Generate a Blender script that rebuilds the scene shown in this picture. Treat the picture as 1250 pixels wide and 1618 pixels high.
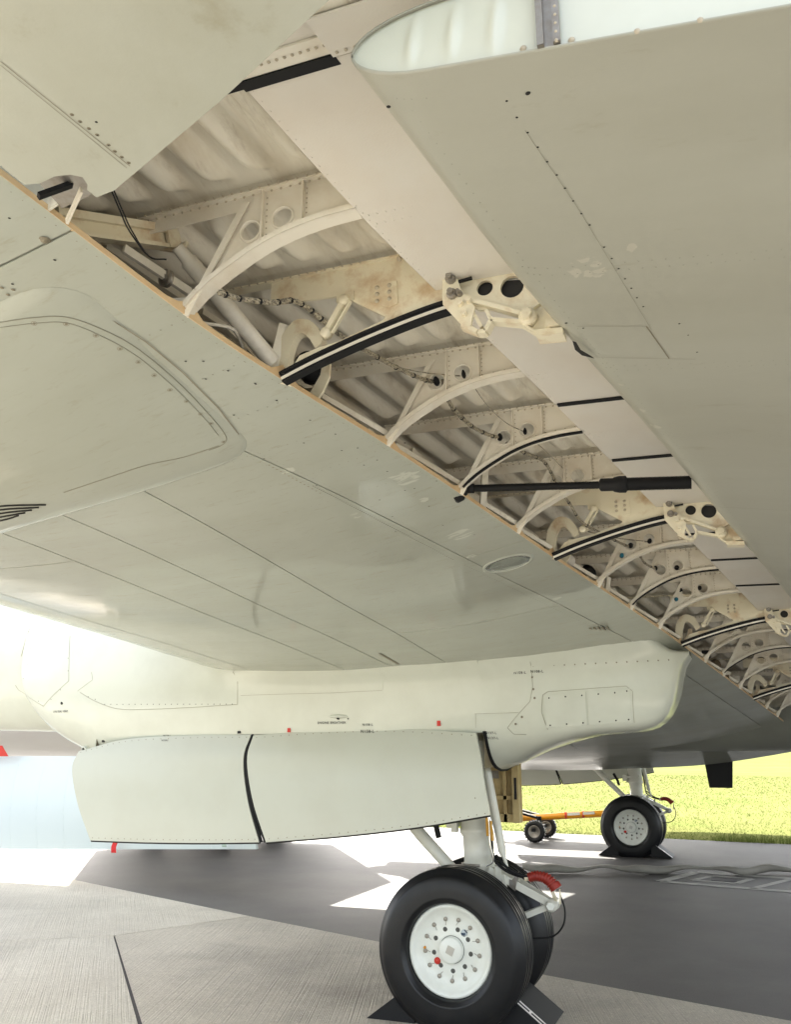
import bpy, bmesh, math, random
from math import sin, cos, tan, pi, radians, sqrt, atan, atan2, exp
from mathutils import Vector as V, Matrix
random.seed(7)
sc = bpy.context.scene
for o in list(bpy.data.objects): bpy.data.objects.remove(o)
col = sc.collection

# ------------------------------------------------------------------ camera
CAM_H, HEAD, FPX, HOR = 1.75, radians(21), 1400.0, 1182.0
PITCH = atan((HOR-809)/FPX)
cd = bpy.data.cameras.new('camera'); cam = bpy.data.objects.new('camera', cd); col.objects.link(cam)
cd.sensor_fit = 'VERTICAL'; cd.sensor_height = 36.0; cd.sensor_width = 36.0*1250/1618
cd.lens = 36.0*FPX/1618; cd.clip_start = 0.05; cd.clip_end = 6000
cam.location = (0, 0, CAM_H); cam.rotation_euler = (pi/2+PITCH, 0, HEAD)
sc.camera = cam
# ------------------------------------------------------------------ light
SUN_EL, SUN_DIR = radians(32.6), (-0.565, 0.825)
wd = bpy.data.worlds.new('World'); sc.world = wd; wd.use_nodes = True
nt = wd.node_tree; nt.nodes.clear()
sky = nt.nodes.new('ShaderNodeTexSky'); sky.sky_type = 'NISHITA'; sky.sun_disc = False
sky.sun_elevation = SUN_EL; sky.sun_rotation = atan2(SUN_DIR[0], SUN_DIR[1])
sky.air_density = 1.0; sky.dust_density = 2.5; sky.ozone_density = 1.0
bg = nt.nodes.new('ShaderNodeBackground'); bg.inputs[1].default_value = 0.15
wo = nt.nodes.new('ShaderNodeOutputWorld')
hs = nt.nodes.new('ShaderNodeHueSaturation'); hs.inputs['Saturation'].default_value = .42
nt.links.new(sky.outputs[0], hs.inputs['Color']); nt.links.new(hs.outputs[0], bg.inputs[0]); nt.links.new(bg.outputs[0], wo.inputs[0])
sl = bpy.data.lights.new('sun', 'SUN'); sl.energy = 4.6; sl.angle = radians(0.55); sl.color = (1.0, 0.95, 0.86)
so = bpy.data.objects.new('sun', sl); col.objects.link(so)
sd = V((SUN_DIR[0]*cos(SUN_EL), SUN_DIR[1]*cos(SUN_EL), sin(SUN_EL)))
so.rotation_euler = sd.to_track_quat('Z', 'Y').to_euler(); so.location = (-30, 40, 40)
sc.view_settings.view_transform = 'Standard'; sc.view_settings.look = 'None'
sc.view_settings.exposure = 2.17; sc.view_settings.gamma = 1.0
sc.view_settings.use_curve_mapping = False

# ------------------------------------------------------------------ photo rays -> real planes
C_O = V((0, 0, CAM_H))
_fw = V((-sin(HEAD), cos(HEAD), 0)); C_R = V((cos(HEAD), sin(HEAD), 0)); _up = V((0, 0, 1))
C_D = _fw*cos(PITCH)+_up*sin(PITCH); C_U = -_fw*sin(PITCH)+_up*cos(PITCH)
def ray(x, y): return C_D+C_R*((x-625)/FPX)+C_U*((809-y)/FPX)
def atY(x, y, Y): r = ray(x, y); return C_O+r*(Y/r.y)
def atZ(x, y, Z=0.0): r = ray(x, y); return C_O+r*((Z-CAM_H)/r.z)
def pix(P):
    v = V(P)-C_O; k = v.dot(C_D); return 625+FPX*v.dot(C_R)/k, 809-FPX*v.dot(C_U)/k

# ------------------------------------------------------------------ materials
def srgb(r, g, b):
    f = lambda c: (c/255/12.92) if c <= 10 else ((c/255+.055)/1.055)**2.4
    return (f(r), f(g), f(b), 1)
def mat(name, c, rough=.5, metal=0, c2=None, sc1=3., amt=.5, lo=.4, hi=.7, stretch=(1, 1, 1), bump=0, bscale=60, coat=0,
        c3=None, sc3=20., lo3=.55, hi3=.75, rvar=0, spec=.5):
    m = bpy.data.materials.new(name); m.use_nodes = True; n = m.node_tree.nodes; l = m.node_tree.links
    b = n['Principled BSDF']; b.inputs['Base Color'].default_value = c; b.inputs['Roughness'].default_value = rough
    b.inputs['Metallic'].default_value = metal; b.inputs['Coat Weight'].default_value = coat
    b.inputs['Specular IOR Level'].default_value = spec
    b.inputs['Coat Roughness'].default_value = .12
    g = n.new('ShaderNodeNewGeometry'); mp = n.new('ShaderNodeMapping'); mp.inputs['Scale'].default_value = stretch
    l.new(g.outputs['Position'], mp.inputs[0])
    def noise(s, d=6, r=.6):
        t = n.new('ShaderNodeTexNoise'); t.inputs['Scale'].default_value = s; t.inputs['Detail'].default_value = d
        t.inputs['Roughness'].default_value = r; l.new(mp.outputs[0], t.inputs[0]); return t
    def ramp(src, lo, hi, a=1.):
        r = n.new('ShaderNodeMapRange'); r.inputs[1].default_value = lo; r.inputs[2].default_value = hi
        r.inputs[4].default_value = a; l.new(src, r.inputs[0]); return r.outputs[0]
    cur = None
    if c2:
        mx = n.new('ShaderNodeMix'); mx.data_type = 'RGBA'; mx.inputs[6].default_value = c; mx.inputs[7].default_value = c2
        l.new(ramp(noise(sc1).outputs[0], lo, hi, amt), mx.inputs[0]); cur = mx.outputs[2]
    if c3:
        mx = n.new('ShaderNodeMix'); mx.data_type = 'RGBA'; mx.inputs[7].default_value = c3
        if cur: l.new(cur, mx.inputs[6])
        else: mx.inputs[6].default_value = c
        l.new(ramp(noise(sc3, 8, .7).outputs[0], lo3, hi3, .8), mx.inputs[0]); cur = mx.outputs[2]
    if cur: l.new(cur, b.inputs['Base Color'])
    if rvar:
        l.new(ramp2(n, l, noise(sc1*1.7).outputs[0], rough, rvar), b.inputs['Roughness'])
    if bump:
        bp = n.new('ShaderNodeBump'); bp.inputs['Strength'].default_value = bump; bp.inputs['Distance'].default_value = .01
        l.new(noise(bscale, 4).outputs[0], bp.inputs['Height']); l.new(bp.outputs[0], b.inputs['Normal'])
    return m
def ramp2(n, l, src, r0, rv):
    r = n.new('ShaderNodeMapRange'); r.inputs[1].default_value = .3; r.inputs[2].default_value = .7
    r.inputs[3].default_value = max(0, r0-rv); r.inputs[4].default_value = r0+rv; l.new(src, r.inputs[0]); return r.outputs[0]
c = lambda r, g, b: (r, g, b, 1)
M = {}
M['skin'] = mat('wing_paint', c(.46, .475, .41), .11, c2=c(.40, .405, .335), sc1=1.3, amt=.8, stretch=(.45, 1.8, 1), bump=.035, bscale=2.6, coat=.0,
                c3=c(.36, .335, .255), sc3=22, lo3=.56, hi3=.8, rvar=.10)
def add_wear_glare(m, spots, colr, sc1, lo, hi, stretch):
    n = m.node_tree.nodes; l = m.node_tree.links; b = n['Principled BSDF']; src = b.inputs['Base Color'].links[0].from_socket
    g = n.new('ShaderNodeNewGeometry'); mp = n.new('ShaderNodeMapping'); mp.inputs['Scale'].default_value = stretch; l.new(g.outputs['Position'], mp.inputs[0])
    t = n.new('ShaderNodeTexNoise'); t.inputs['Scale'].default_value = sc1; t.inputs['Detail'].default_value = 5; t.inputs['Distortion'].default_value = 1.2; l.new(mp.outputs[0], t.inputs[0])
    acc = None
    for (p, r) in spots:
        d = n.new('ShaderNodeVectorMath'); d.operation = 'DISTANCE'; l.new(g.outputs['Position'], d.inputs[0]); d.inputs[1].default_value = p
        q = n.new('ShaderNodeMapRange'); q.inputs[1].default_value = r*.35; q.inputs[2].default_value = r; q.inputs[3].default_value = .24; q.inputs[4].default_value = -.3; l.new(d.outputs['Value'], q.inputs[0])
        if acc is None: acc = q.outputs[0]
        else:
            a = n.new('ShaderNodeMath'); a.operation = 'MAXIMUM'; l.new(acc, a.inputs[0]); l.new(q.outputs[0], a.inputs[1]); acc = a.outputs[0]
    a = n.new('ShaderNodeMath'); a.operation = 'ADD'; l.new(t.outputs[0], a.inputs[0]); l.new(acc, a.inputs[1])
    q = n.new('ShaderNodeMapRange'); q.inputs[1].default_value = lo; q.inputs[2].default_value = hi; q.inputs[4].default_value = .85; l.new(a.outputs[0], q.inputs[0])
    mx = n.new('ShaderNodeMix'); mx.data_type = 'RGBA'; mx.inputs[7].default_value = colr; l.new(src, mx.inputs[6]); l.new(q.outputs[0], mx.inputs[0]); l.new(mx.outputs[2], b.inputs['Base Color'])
M['flap'] = mat('flap_paint', c(.425, .42, .355), .33, c2=c(.37, .36, .295), sc1=1.4, amt=.8, stretch=(.5, 1.6, 1), bump=.05, bscale=130, c3=c(.29, .25, .17), sc3=7, lo3=.60, hi3=.85)
M['ail'] = mat('outer_panel_paint', c(.475, .485, .415), .32, c2=c(.42, .42, .34), sc1=2.5, amt=.8, bump=.05, bscale=130, c3=c(.30, .25, .15), sc3=5, lo3=.58, hi3=.85)
M['white'] = mat('gloss_white_paint', c(.68, .70, .61), .2, c2=c(.57, .58, .49), sc1=2.0, amt=.6, bump=.03, bscale=3, rvar=.06, coat=.2)
M['door'] = mat('door_paint', c(.55, .565, .49), .26, c2=c(.50, .50, .42), sc1=2.5, amt=.5, bump=.04, bscale=4)
M['bay'] = mat('bay_cream_paint', c(.86, .815, .70), .36, c2=c(.52, .43, .30), sc1=3.4, amt=.8, lo=.47, hi=.74, stretch=(2.4, .5, 1), c3=c(.26, .18, .10), sc3=8, lo3=.55, hi3=.85, bump=.1, bscale=40)
M['rib'] = mat('rib_cream_paint', c(.85, .80, .69), .35, c2=c(.66, .56, .42), sc1=6, amt=.7, lo=.45, hi=.75, c3=c(.30, .2, .12), sc3=40, lo3=.66, hi3=.85, bump=.06, bscale=50)
M['shroud'] = mat('shroud_paint', c(.76, .72, .645), .42, c2=c(.69, .61, .51), sc1=3, amt=.5, bump=.08, bscale=160)
M['edge'] = mat('edge_primer', c(.70, .52, .30), .5, c2=c(.62, .40, .20), sc1=9, amt=.8, bump=.05)
M['cast'] = mat('cast_cream', c(.82, .75, .57), .42, c2=c(.50, .30, .13), sc1=9, amt=.8, lo=.5, hi=.72, bump=.08, bscale=60)
M['spar'] = mat('spar_grime', c(.22, .18, .115), .55, c2=c(.14, .10, .06), sc1=4, amt=.9, lo=.35, hi=.65, c3=c(.45, .38, .22), sc3=11, bump=.1)
M['steel'] = mat('polished_steel', c(.85, .80, .70), .35, .25)
M['dull'] = mat('dull_metal', c(.35, .33, .30), .4, .7, c2=c(.2, .15, .1), sc1=30)
M['black'] = mat('black_rubber', c(.009, .009, .010), .62, spec=.3)
M['tyre'] = mat('tyre_rubber', c(.006, .0065, .008), .38, c2=c(.013, .0125, .013), sc1=7, amt=.7, bump=.05, bscale=90, spec=.38)
M['hole'] = mat('dark_fastener', c(.012, .011, .010), .6)
M['rivet'] = mat('rivet_paint', c(.50, .43, .32), .4)
M['screw'] = mat('screw_grime', c(.23, .2, .14), .5)
M['rimw'] = mat('rim_white', c(.80, .82, .76), .3, c2=c(.7, .7, .62), sc1=12, amt=.4)
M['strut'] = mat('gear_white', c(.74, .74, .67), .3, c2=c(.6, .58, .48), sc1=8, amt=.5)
M['red'] = mat('red_plastic', c(.62, .035, .02), .4)
M['boot'] = mat('red_boot', c(.27, .018, .009), .5, c2=c(.32, .02, .01), sc1=40, amt=.6)
M['tagred'] = mat('red_cloth', c(.6, .02, .02), .7)
M['tagwhite'] = mat('green_white_cloth', c(.4, .5, .42), .7)
M['yellow'] = mat('yellow_paint', c(.75, .30, .01), .35)
M['label'] = mat('label_white', c(.75, .72, .68), .4)
M['ink'] = mat('stencil_ink', c(.03, .03, .03), .6)
M['fuse'] = mat('fuselage_grey', c(.60, .565, .545), .35, c2=c(.55, .52, .50), sc1=.8, amt=.6)
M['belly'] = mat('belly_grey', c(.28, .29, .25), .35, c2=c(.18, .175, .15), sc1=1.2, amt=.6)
M['blue'] = mat('pale_blue_paint', c(.68, .75, .75), .4, c2=c(.64, .72, .72), sc1=.7, amt=.6)
M['wire'] = mat('braided_wire', c(.42, .37, .27), .5, c2=c(.07, .06, .05), sc1=120, amt=.9, lo=.45, hi=.6)
M['teal'] = mat('teal_cap', c(.01, .16, .24), .4)
M['amber'] = mat('amber_tape', c(.6, .3, .02), .5)
M['chrome'] = mat('chrome', c(.8, .8, .78), .12, 1)
M['seamline'] = mat('panel_gap_grime', c(.36, .34, .26), .5)
M['flapr'] = mat('flap_rivet_paint', c(.35, .345, .285), .4)
M['skin2'] = mat('rivet_skin_paint', c(.27, .26, .20), .4)
M['worn'] = mat('polished_patch', c(.54, .555, .47), .2, c2=c(.43, .43, .36), sc1=7, amt=.9, lo=.42, hi=.6, stretch=(.6, 2.2, 1))
M['tubem'] = mat('tube_grey', c(.78, .74, .65), .35, c2=c(.38, .34, .27), sc1=9)

def glass(name, colr, rough=.05):
    m = bpy.data.materials.new(name); m.use_nodes = True; b = m.node_tree.nodes['Principled BSDF']
    b.inputs['Base Color'].default_value = colr; b.inputs['Roughness'].default_value = rough
    b.inputs['Transmission Weight'].default_value = .85; b.inputs['IOR'].default_value = 1.45; return m
M['glass'] = glass('lamp_glass', c(.8, .84, .8))

def ground_mat(name, c1, c2, scale, rough, bump, bscale, lines=None, c3=None):
    m = bpy.data.materials.new(name); m.use_nodes = True; n = m.node_tree.nodes; l = m.node_tree.links
    b = n['Principled BSDF']; b.inputs['Roughness'].default_value = rough; b.inputs['Specular IOR Level'].default_value = .15
    g = n.new('ShaderNodeNewGeometry')
    def noise(s, mp=None, d=8, r=.65):
        t = n.new('ShaderNodeTexNoise'); t.inputs['Scale'].default_value = s; t.inputs['Detail'].default_value = d; t.inputs['Roughness'].default_value = r
        l.new((mp or g).outputs['Position' if mp is None else 0], t.inputs[0]); return t.outputs[0]
    def mix(a, bb, f):
        x = n.new('ShaderNodeMix'); x.data_type = 'RGBA'
        for s, i in ((a, 6), (bb, 7)):
            if isinstance(s, tuple): x.inputs[i].default_value = s
            else: l.new(s, x.inputs[i])
        l.new(f, x.inputs[0]); return x.outputs[2]
    def mr(s, lo, hi, a=0, bb=1):
        r = n.new('ShaderNodeMapRange'); r.inputs[1].default_value = lo; r.inputs[2].default_value = hi
        r.inputs[3].default_value = a; r.inputs[4].default_value = bb; l.new(s, r.inputs[0]); return r.outputs[0]
    cur = mix(c1, c2, mr(noise(scale), .35, .68))
    cur = mix(cur, tuple(v*.72 for v in c2[:3])+(1,), mr(noise(bscale*.7), .5, .75, 0, .7))
    if c3: cur = mix(cur, c3, mr(noise(scale*.33), .5, .72, 0, .75))
    h = noise(bscale); cur = mix(cur, tuple(min(1, v*1.9) for v in c1[:3])+(1,), mr(noise(bscale*1.6, None, 3, .5), .60, .72, 0, .6))
    if lines is not None:
        mp = n.new('ShaderNodeMapping'); mp.inputs['Rotation'].default_value = (0, 0, lines); l.new(g.outputs['Position'], mp.inputs[0])
        m2 = n.new('ShaderNodeMapping'); m2.inputs['Scale'].default_value = (.9, 85, 1); l.new(mp.outputs[0], m2.inputs[0])
        ln = noise(1.0, m2, 3, .5)
        pm_ = n.new('ShaderNodeMath'); pm_.operation = 'MULTIPLY'; l.new(mr(ln, .47, .78, 0, .5), pm_.inputs[0]); l.new(mr(noise(.9), .38, .62, .15, 1), pm_.inputs[1])
        cur = mix(cur, tuple(v*.62 for v in c2[:3])+(1,), pm_.outputs[0])
        cur = mix(cur, tuple(v*.55 for v in c2[:3])+(1,), mr(noise(160), .60, .72, 0, .7)); cur = mix(cur, tuple(min(1, v*1.35) for v in c1[:3])+(1,), mr(noise(120), .62, .75, 0, .5))
        cur = mix(cur, tuple(v*.5 for v in c2[:3])+(1,), mr(noise(.55), .60, .74, 0, .55))
        ad = n.new('ShaderNodeMath'); ad.operation = 'ADD'; l.new(h, ad.inputs[0])
        l.new(mr(ln, .3, .7, 0, 1.2), ad.inputs[1]); h = ad.outputs[0]
    bp = n.new('ShaderNodeBump'); bp.inputs['Strength'].default_value = bump; bp.inputs['Distance'].default_value = .01
    l.new(h, bp.inputs['Height']); l.new(bp.outputs[0], b.inputs['Normal']); l.new(cur, b.inputs['Base Color'])
    return m
M['conA'] = ground_mat('brushed_concrete', c(.54, .49, .405), c(.44, .395, .325), 1.1, .85, .5, 60, lines=radians(72), c3=c(.22, .2, .17))
M['conB'] = ground_mat('brushed_concrete_light', c(.57, .525, .44), c(.48, .435, .36), 1.3, .85, .4, 60, lines=radians(52), c3=c(.27, .25, .21))
M['asph'] = ground_mat('apron_asphalt', c(.090, .085, .079), c(.066, .062, .058), .9, .85, .6, 90, c3=c(.125, .116, .103))
_a = M['asph'].node_tree.nodes['Principled BSDF']; _a.inputs['Roughness'].default_value = .70; _a.inputs['Specular IOR Level'].default_value = .36
M['grass'] = ground_mat('meadow_grass', c(.165, .195, .062), c(.205, .205, .080), .25, .95, .35, 70, c3=c(.235, .205, .095))
M['grass'].node_tree.nodes['Principled BSDF'].inputs['Specular IOR Level'].default_value = 0
M['joint'] = mat('joint_sealant', c(.04, .035, .035), .8)
M['blade'] = mat('grass_blades', c(.13, .175, .045), .8, c2=c(.20, .19, .07), sc1=.6, amt=.8, spec=0)
M['paint'] = mat('ground_paint', c(.42, .41, .37), .8, c2=c(.2, .19, .18), sc1=9, amt=.7)
M['canvas'] = mat('grey_canvas', c(.26, .245, .21), .8, c2=c(.18, .17, .15), sc1=8, amt=.6)

# ------------------------------------------------------------------ mesh helpers
WLOC = {}
MIR = False
CL = 11.5
def fy(p): return V((p[0], 2*CL-p[1], p[2])) if MIR else V(p)
def frame(d):
    d = d.normalized(); a = V((0, 0, 1)) if abs(d.z) < .9 else V((1, 0, 0))
    u = d.cross(a).normalized(); return u, d.cross(u).normalized()
class B:
    def __init__(s): s.v = []; s.f = []; s.s = []
    def add(s, vs, fs, smooth=False):
        k = len(s.v); s.v += [fy(p) for p in vs]
        for f in fs: s.f.append([i+k for i in f]); s.s.append(smooth)
        return s
    def ob(s, o, a, b, cc):      # oriented box: corner o, edges a b c
        o, a, b, cc = V(o), V(a), V(b), V(cc)
        vs = [o, o+a, o+a+b, o+b, o+cc, o+a+cc, o+a+b+cc, o+b+cc]
        return s.add(vs, [(0, 3, 2, 1), (4, 5, 6, 7), (0, 1, 5, 4), (1, 2, 6, 5), (2, 3, 7, 6), (3, 0, 4, 7)])
    def box(s, ce, sz):
        ce, sz = V(ce), V(sz); return s.ob(ce-sz/2, (sz.x, 0, 0), (0, sz.y, 0), (0, 0, sz.z))
    def bar(s, p, q, w, h, up=(0, 0, 1)):
        p, q, up = V(p), V(q), V(up); d = q-p; x = d.cross(up).normalized(); y = x.cross(d).normalized()
        return s.ob(p-x*w/2-y*h/2, d, x*w, y*h)
    def tube(s, pts, r, n=10, caps=True, smooth=True):
        pts = [V(p) for p in pts]; rs = r if isinstance(r, (list, tuple)) else [r]*len(pts); vs = []
        u = None
        for i, p in enumerate(pts):
            d = (pts[min(i+1, len(pts)-1)]-pts[max(i-1, 0)]).normalized()
            if u is None: u, w = frame(d)
            else:
                u = (u-d*u.dot(d)).normalized(); w = d.cross(u)
            for k in range(n):
                a = 2*pi*k/n; vs.append(p+(u*cos(a)+w*sin(a))*rs[i])
        fs = [(i*n+k, i*n+(k+1) % n, (i+1)*n+(k+1) % n, (i+1)*n+k) for i in range(len(pts)-1) for k in range(n)]
        s.add(vs, fs, smooth)
        if caps:
            m = len(pts)-1; s.add(vs, [tuple(range(n-1, -1, -1)), tuple(m*n+k for k in range(n))])
        return s
    def lathe(s, prof, o, ax, n=32, smooth=True):   # prof: (r, h) along axis
        o, ax = V(o), V(ax).normalized(); u, w = frame(ax); vs = []
        for r, h in prof:
            for k in range(n):
                a = 2*pi*k/n; vs.append(o+ax*h+(u*cos(a)+w*sin(a))*max(r, 1e-5))
        return s.add(vs, [(i*n+k, i*n+(k+1) % n, (i+1)*n+(k+1) % n, (i+1)*n+k) for i in range(len(prof)-1) for k in range(n)], smooth)
    def grid(s, fn, us, vs_, smooth=True, close=False):
        P = [fn(u, v) for u in us for v in vs_]; m = len(vs_)
        return s.add(P, [(i*m+j, i*m+j+1, (i+1)*m+j+1, (i+1)*m+j) for i in range(len(us)-1) for j in range(m-1)], smooth)
    def shell(s, fn, us, vs_, th, smooth=True):     # fn(u,v,off)
        s.grid(lambda u, v: fn(u, v, 0), us, vs_, smooth); s.grid(lambda u, v: fn(u, v, th), us, vs_, smooth)
        for ring in ([(us[0], v) for v in vs_], [(us[-1], v) for v in vs_], [(u, vs_[0]) for u in us], [(u, vs_[-1]) for u in us]):
            k = len(ring); P = [fn(a, b, 0) for a, b in ring]+[fn(a, b, th) for a, b in ring]
            s.add(P, [(i, i+1, k+i+1, k+i) for i in range(k-1)])
        return s
    def prism(s, poly, ex):
        n = len(poly); ex = V(ex); P = [V(p) for p in poly]; P += [p+ex for p in P]
        return s.add(P, [tuple(range(n-1, -1, -1)), tuple(range(n, 2*n))]+[(i, (i+1) % n, n+(i+1) % n, n+i) for i in range(n)])
    def plate(s, outer, holes, t, o, ex, ey, ez):   # flat plate with holes; 2D -> o+ex*x+ey*y, thickness t along ez
        cu = bpy.data.curves.new('t', 'CURVE'); cu.dimensions = '2D'; cu.fill_mode = 'BOTH'; cu.extrude = t/2
        for ring in [outer]+holes:
            sp = cu.splines.new('POLY'); sp.points.add(len(ring)-1); sp.use_cyclic_u = True
            for i, p in enumerate(ring): sp.points[i].co = (p[0], p[1], 0, 1)
        oo = bpy.data.objects.new('t', cu); me = oo.to_mesh(); o, ex, ey, ez = V(o), V(ex), V(ey), V(ez)
        s.add([o+ex*v.co.x+ey*v.co.y+ez*v.co.z for v in me.vertices], [tuple(p.vertices) for p in me.polygons])
        oo.to_mesh_clear(); bpy.data.objects.remove(oo); bpy.data.curves.remove(cu); return s
    def dome(s, p, nrm, r, h, n=6):
        p, nrm = V(p), V(nrm).normalized(); u, w = frame(nrm)
        vs = [p+(u*cos(2*pi*k/n)+w*sin(2*pi*k/n))*r for k in range(n)]+[p+nrm*h*.8+(u*cos(2*pi*k/n)+w*sin(2*pi*k/n))*r*.6 for k in range(n)]+[p+nrm*h]
        return s.add(vs, [(k, (k+1) % n, n+(k+1) % n, n+k) for k in range(n)]+[(n+k, n+(k+1) % n, 2*n) for k in range(n)], n > 6)
    def build(s, name, m, parent=None, label=None, kind=None, org=None, norm=True, **kw):
        if not s.v: return None
        if org is None:
            lo = [min(p[i] for p in s.v) for i in range(3)]; hi = [max(p[i] for p in s.v) for i in range(3)]
            org = V([(a+b)/2 for a, b in zip(lo, hi)])
        else: org = fy(org)
        me = bpy.data.meshes.new(name); me.from_pydata([p-org for p in s.v], [], s.f)
        me.polygons.foreach_set('use_smooth', s.s)
        if norm:
            bm = bmesh.new(); bm.from_mesh(me); bmesh.ops.remove_doubles(bm, verts=bm.verts, dist=1e-5) if norm == 'weld' else None
            bmesh.ops.recalc_face_normals(bm, faces=bm.faces); bm.to_mesh(me); bm.free()
        me.materials.append(M[m] if isinstance(m, str) else m)
        o = bpy.data.objects.new(name, me); return link(o, org, parent, label, kind, **kw)
def link(o, world, parent=None, label=None, kind=None, cat=None, group=None):
    if o.name not in col.objects: col.objects.link(o)
    pw = WLOC[parent.name] if parent else V((0, 0, 0))
    o.parent = parent; o.location = V(world)-pw; WLOC[o.name] = V(world)
    if label: o['label'] = label
    if kind: o['kind'] = kind
    if cat: o['category'] = cat
    if group: o['group'] = group
    return o
def empty(name, loc, parent=None, label=None, cat=None, group=None):
    o = bpy.data.objects.new(name, None); o.empty_display_size = .2
    return link(o, fy(loc), parent, label, None, cat, group)
def circ(cx, cy, r, n=18): return [(cx+r*cos(2*pi*k/n), cy+r*sin(2*pi*k/n)) for k in range(n)]
def lin(a, b, n): return [a+(b-a)*i/(n-1) for i in range(n)]
def crom(pts, x):       # smooth interpolation of (x, y) table
    if x <= pts[0][0]: return pts[0][1]+(x-pts[0][0])*(pts[1][1]-pts[0][1])/(pts[1][0]-pts[0][0])
    if x >= pts[-1][0]: return pts[-1][1]+(x-pts[-1][0])*(pts[-1][1]-pts[-2][1])/(pts[-1][0]-pts[-2][0])
    for i in range(len(pts)-1):
        if x <= pts[i+1][0]: break
    def m(k):
        a = max(k-1, 0); b = min(k+1, len(pts)-1); return (pts[b][1]-pts[a][1])/(pts[b][0]-pts[a][0])
    h = pts[i+1][0]-pts[i][0]; t = (x-pts[i][0])/h
    return ((2*t**3-3*t*t+1)*pts[i][1]+(t**3-2*t*t+t)*h*m(i)+(-2*t**3+3*t*t)*pts[i+1][1]+(t**3-t*t)*h*m(i+1))
def spline(pts, n):     # Catmull-Rom through 3D points
    P = [V(p) for p in pts]; P = [P[0]*2-P[1]]+P+[P[-1]*2-P[-2]]; out = []
    for i in range(1, len(P)-2):
        for k in range(n):
            t = k/n; a, b, cc, d = P[i-1:i+3]
            out.append(.5*((2*b)+(cc-a)*t+(2*a-5*b+4*cc-d)*t*t+(3*b-a-3*cc+d)*t**3))
    return out+[P[-2]]
def text(body, size, o, ex, ey, name, m, parent, th=.001):
    cu = bpy.data.curves.new('t', 'FONT'); cu.body = body; cu.size = size; cu.resolution_u = 2; cu.space_character = 1.15; cu.offset = size*.012
    oo = bpy.data.objects.new('t', cu); me = oo.to_mesh(); b = B(); o, ex, ey = V(o), V(ex), V(ey)
    b.add([o+ex*v.co.x+ey*v.co.y for v in me.vertices], [tuple(p.vertices) for p in me.polygons])
    oo.to_mesh_clear(); bpy.data.objects.remove(oo); bpy.data.curves.remove(cu)
    return b.build(name, m, parent)

# ------------------------------------------------------------------ ground
gp = B(); gp.add([(-1500, -1500, -.03), (1500, -1500, -.03), (1500, 2500, -.03), (-1500, 2500, -.03)], [(0, 1, 2, 3)])
gp.build('grass_field', 'grass', kind='structure')
GE = lambda x: 19.55-.155*(x+1.9) if x > -20 else 22.3      # apron / grass edge
ap = B(); xs = [-60, -30, -20]+[(-20+i*.5) for i in range(1, 80)]+[40, 60]
ed = [(x, GE(x)+random.uniform(-.05, .05), 0) for x in xs]
ap.add(ed+[(60, -60, 0), (-60, -60, 0)], [tuple(range(len(ed)+2))])
ap.build('apron', 'asph', kind='structure')
# concrete slabs near the camera: real joints, slabs a centimetre proud
A0 = V((-8.9, 10.6, 0)); A1 = V((-5.13, 9.02, 0)); A2 = V((-1.62, 7.62, 0)); A3 = V((6, 4.9, 0))
J0 = V((-12, 3.2, 0)); J1 = V((-5.83, 7.66, 0)); J2 = V((-3.6, 5.1, 0)); J3 = V((-.5, 1.6, 0))
K1 = atZ(1085, 1583); K0 = atZ(985, 1618); K2 = V((2.2, 6.45, 0))
slabs = [([A0, A1, J1, J0, V((-16, 9, 0))], 'conB'), ([J0, J1, J2, J3, V((-3, -8, 0)), V((-14, -8, 0))], 'conB'),
         ([J1, A1, V((-1.95, 7.76, 0)), V((-1.0, 5.6, 0)), V((0.5, 2.0, 0)), J3], 'conA'),
         ([V((-1.95, 7.76, 0)), A2, A3, V((7, 0, 0)), V((0.5, 2.0, 0)), V((-1.0, 5.6, 0))], 'conA'),
         ([J3, V((.5, 2, 0)), V((7, 0, 0)), V((7, -8, 0)), V((-3, -8, 0))], 'conB')]
cb = B(); cb.prism([A0, A1, A2, A3, V((7, -8, 0)), V((-16, -8, 0)), V((-16, 9, 0))], (0, 0, .004))
base = cb.build('concrete_pavement', 'joint', kind='structure')
for P, mm in slabs:
    ce = sum(P, V())/len(P); n = len(P); Q = []
    for i in range(n):       # inset by a joint half width
        a, b, d = P[i-1], P[i], P[(i+1) % n]; e1 = (b-a).normalized(); e2 = (d-b).normalized()
        n1 = V((-e1.y, e1.x, 0)); n2 = V((-e2.y, e2.x, 0))
        if n1.dot(ce-b) < 0: n1 = -n1
        if n2.dot(ce-b) < 0: n2 = -n2
        Q.append(b+(n1+n2)*.008/(max(.3, 1+n1.dot(n2))))
    B().prism([q+V((0, 0, .006)) for q in Q], (0, 0, .010)).build('slab', mm, base)
# painted marking (box with inner square) on the asphalt
pm = B()
def stripe(b, p, q, w, z=.004):
    d = (q-p).normalized(); s_ = V((-d.y, d.x, 0))*w/2; zz = V((0, 0, z)); b.add([p-s_+zz, q-s_+zz, q+s_+zz, p+s_+zz], [(0, 1, 2, 3)])
m0, m1, m2, m3 = V((-1.26, 13.34, 0)), V((-.85, 14.45, 0)), V((2.2, 14.0, 0)), V((1.7, 12.7, 0))
for a, b in ((m0, m1), (m1, m2), (m2, m3), (m3, m0)): stripe(pm, a, b, .16)
stripe(pm, V((-.1, 13.1, 0)), V((.4, 14.2, 0)), .1)
i0, i1, i2, i3 = V((-.86, 13.62, 0)), V((-.62, 14.12, 0)), V((-.1, 14.05, 0)), V((-.3, 13.5, 0))
for a, b in ((i0, i1), (i1, i2), (i2, i3), (i3, i0)): stripe(pm, a, b, .1)
pm.build('ground_marking', 'paint', kind='structure')
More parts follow.
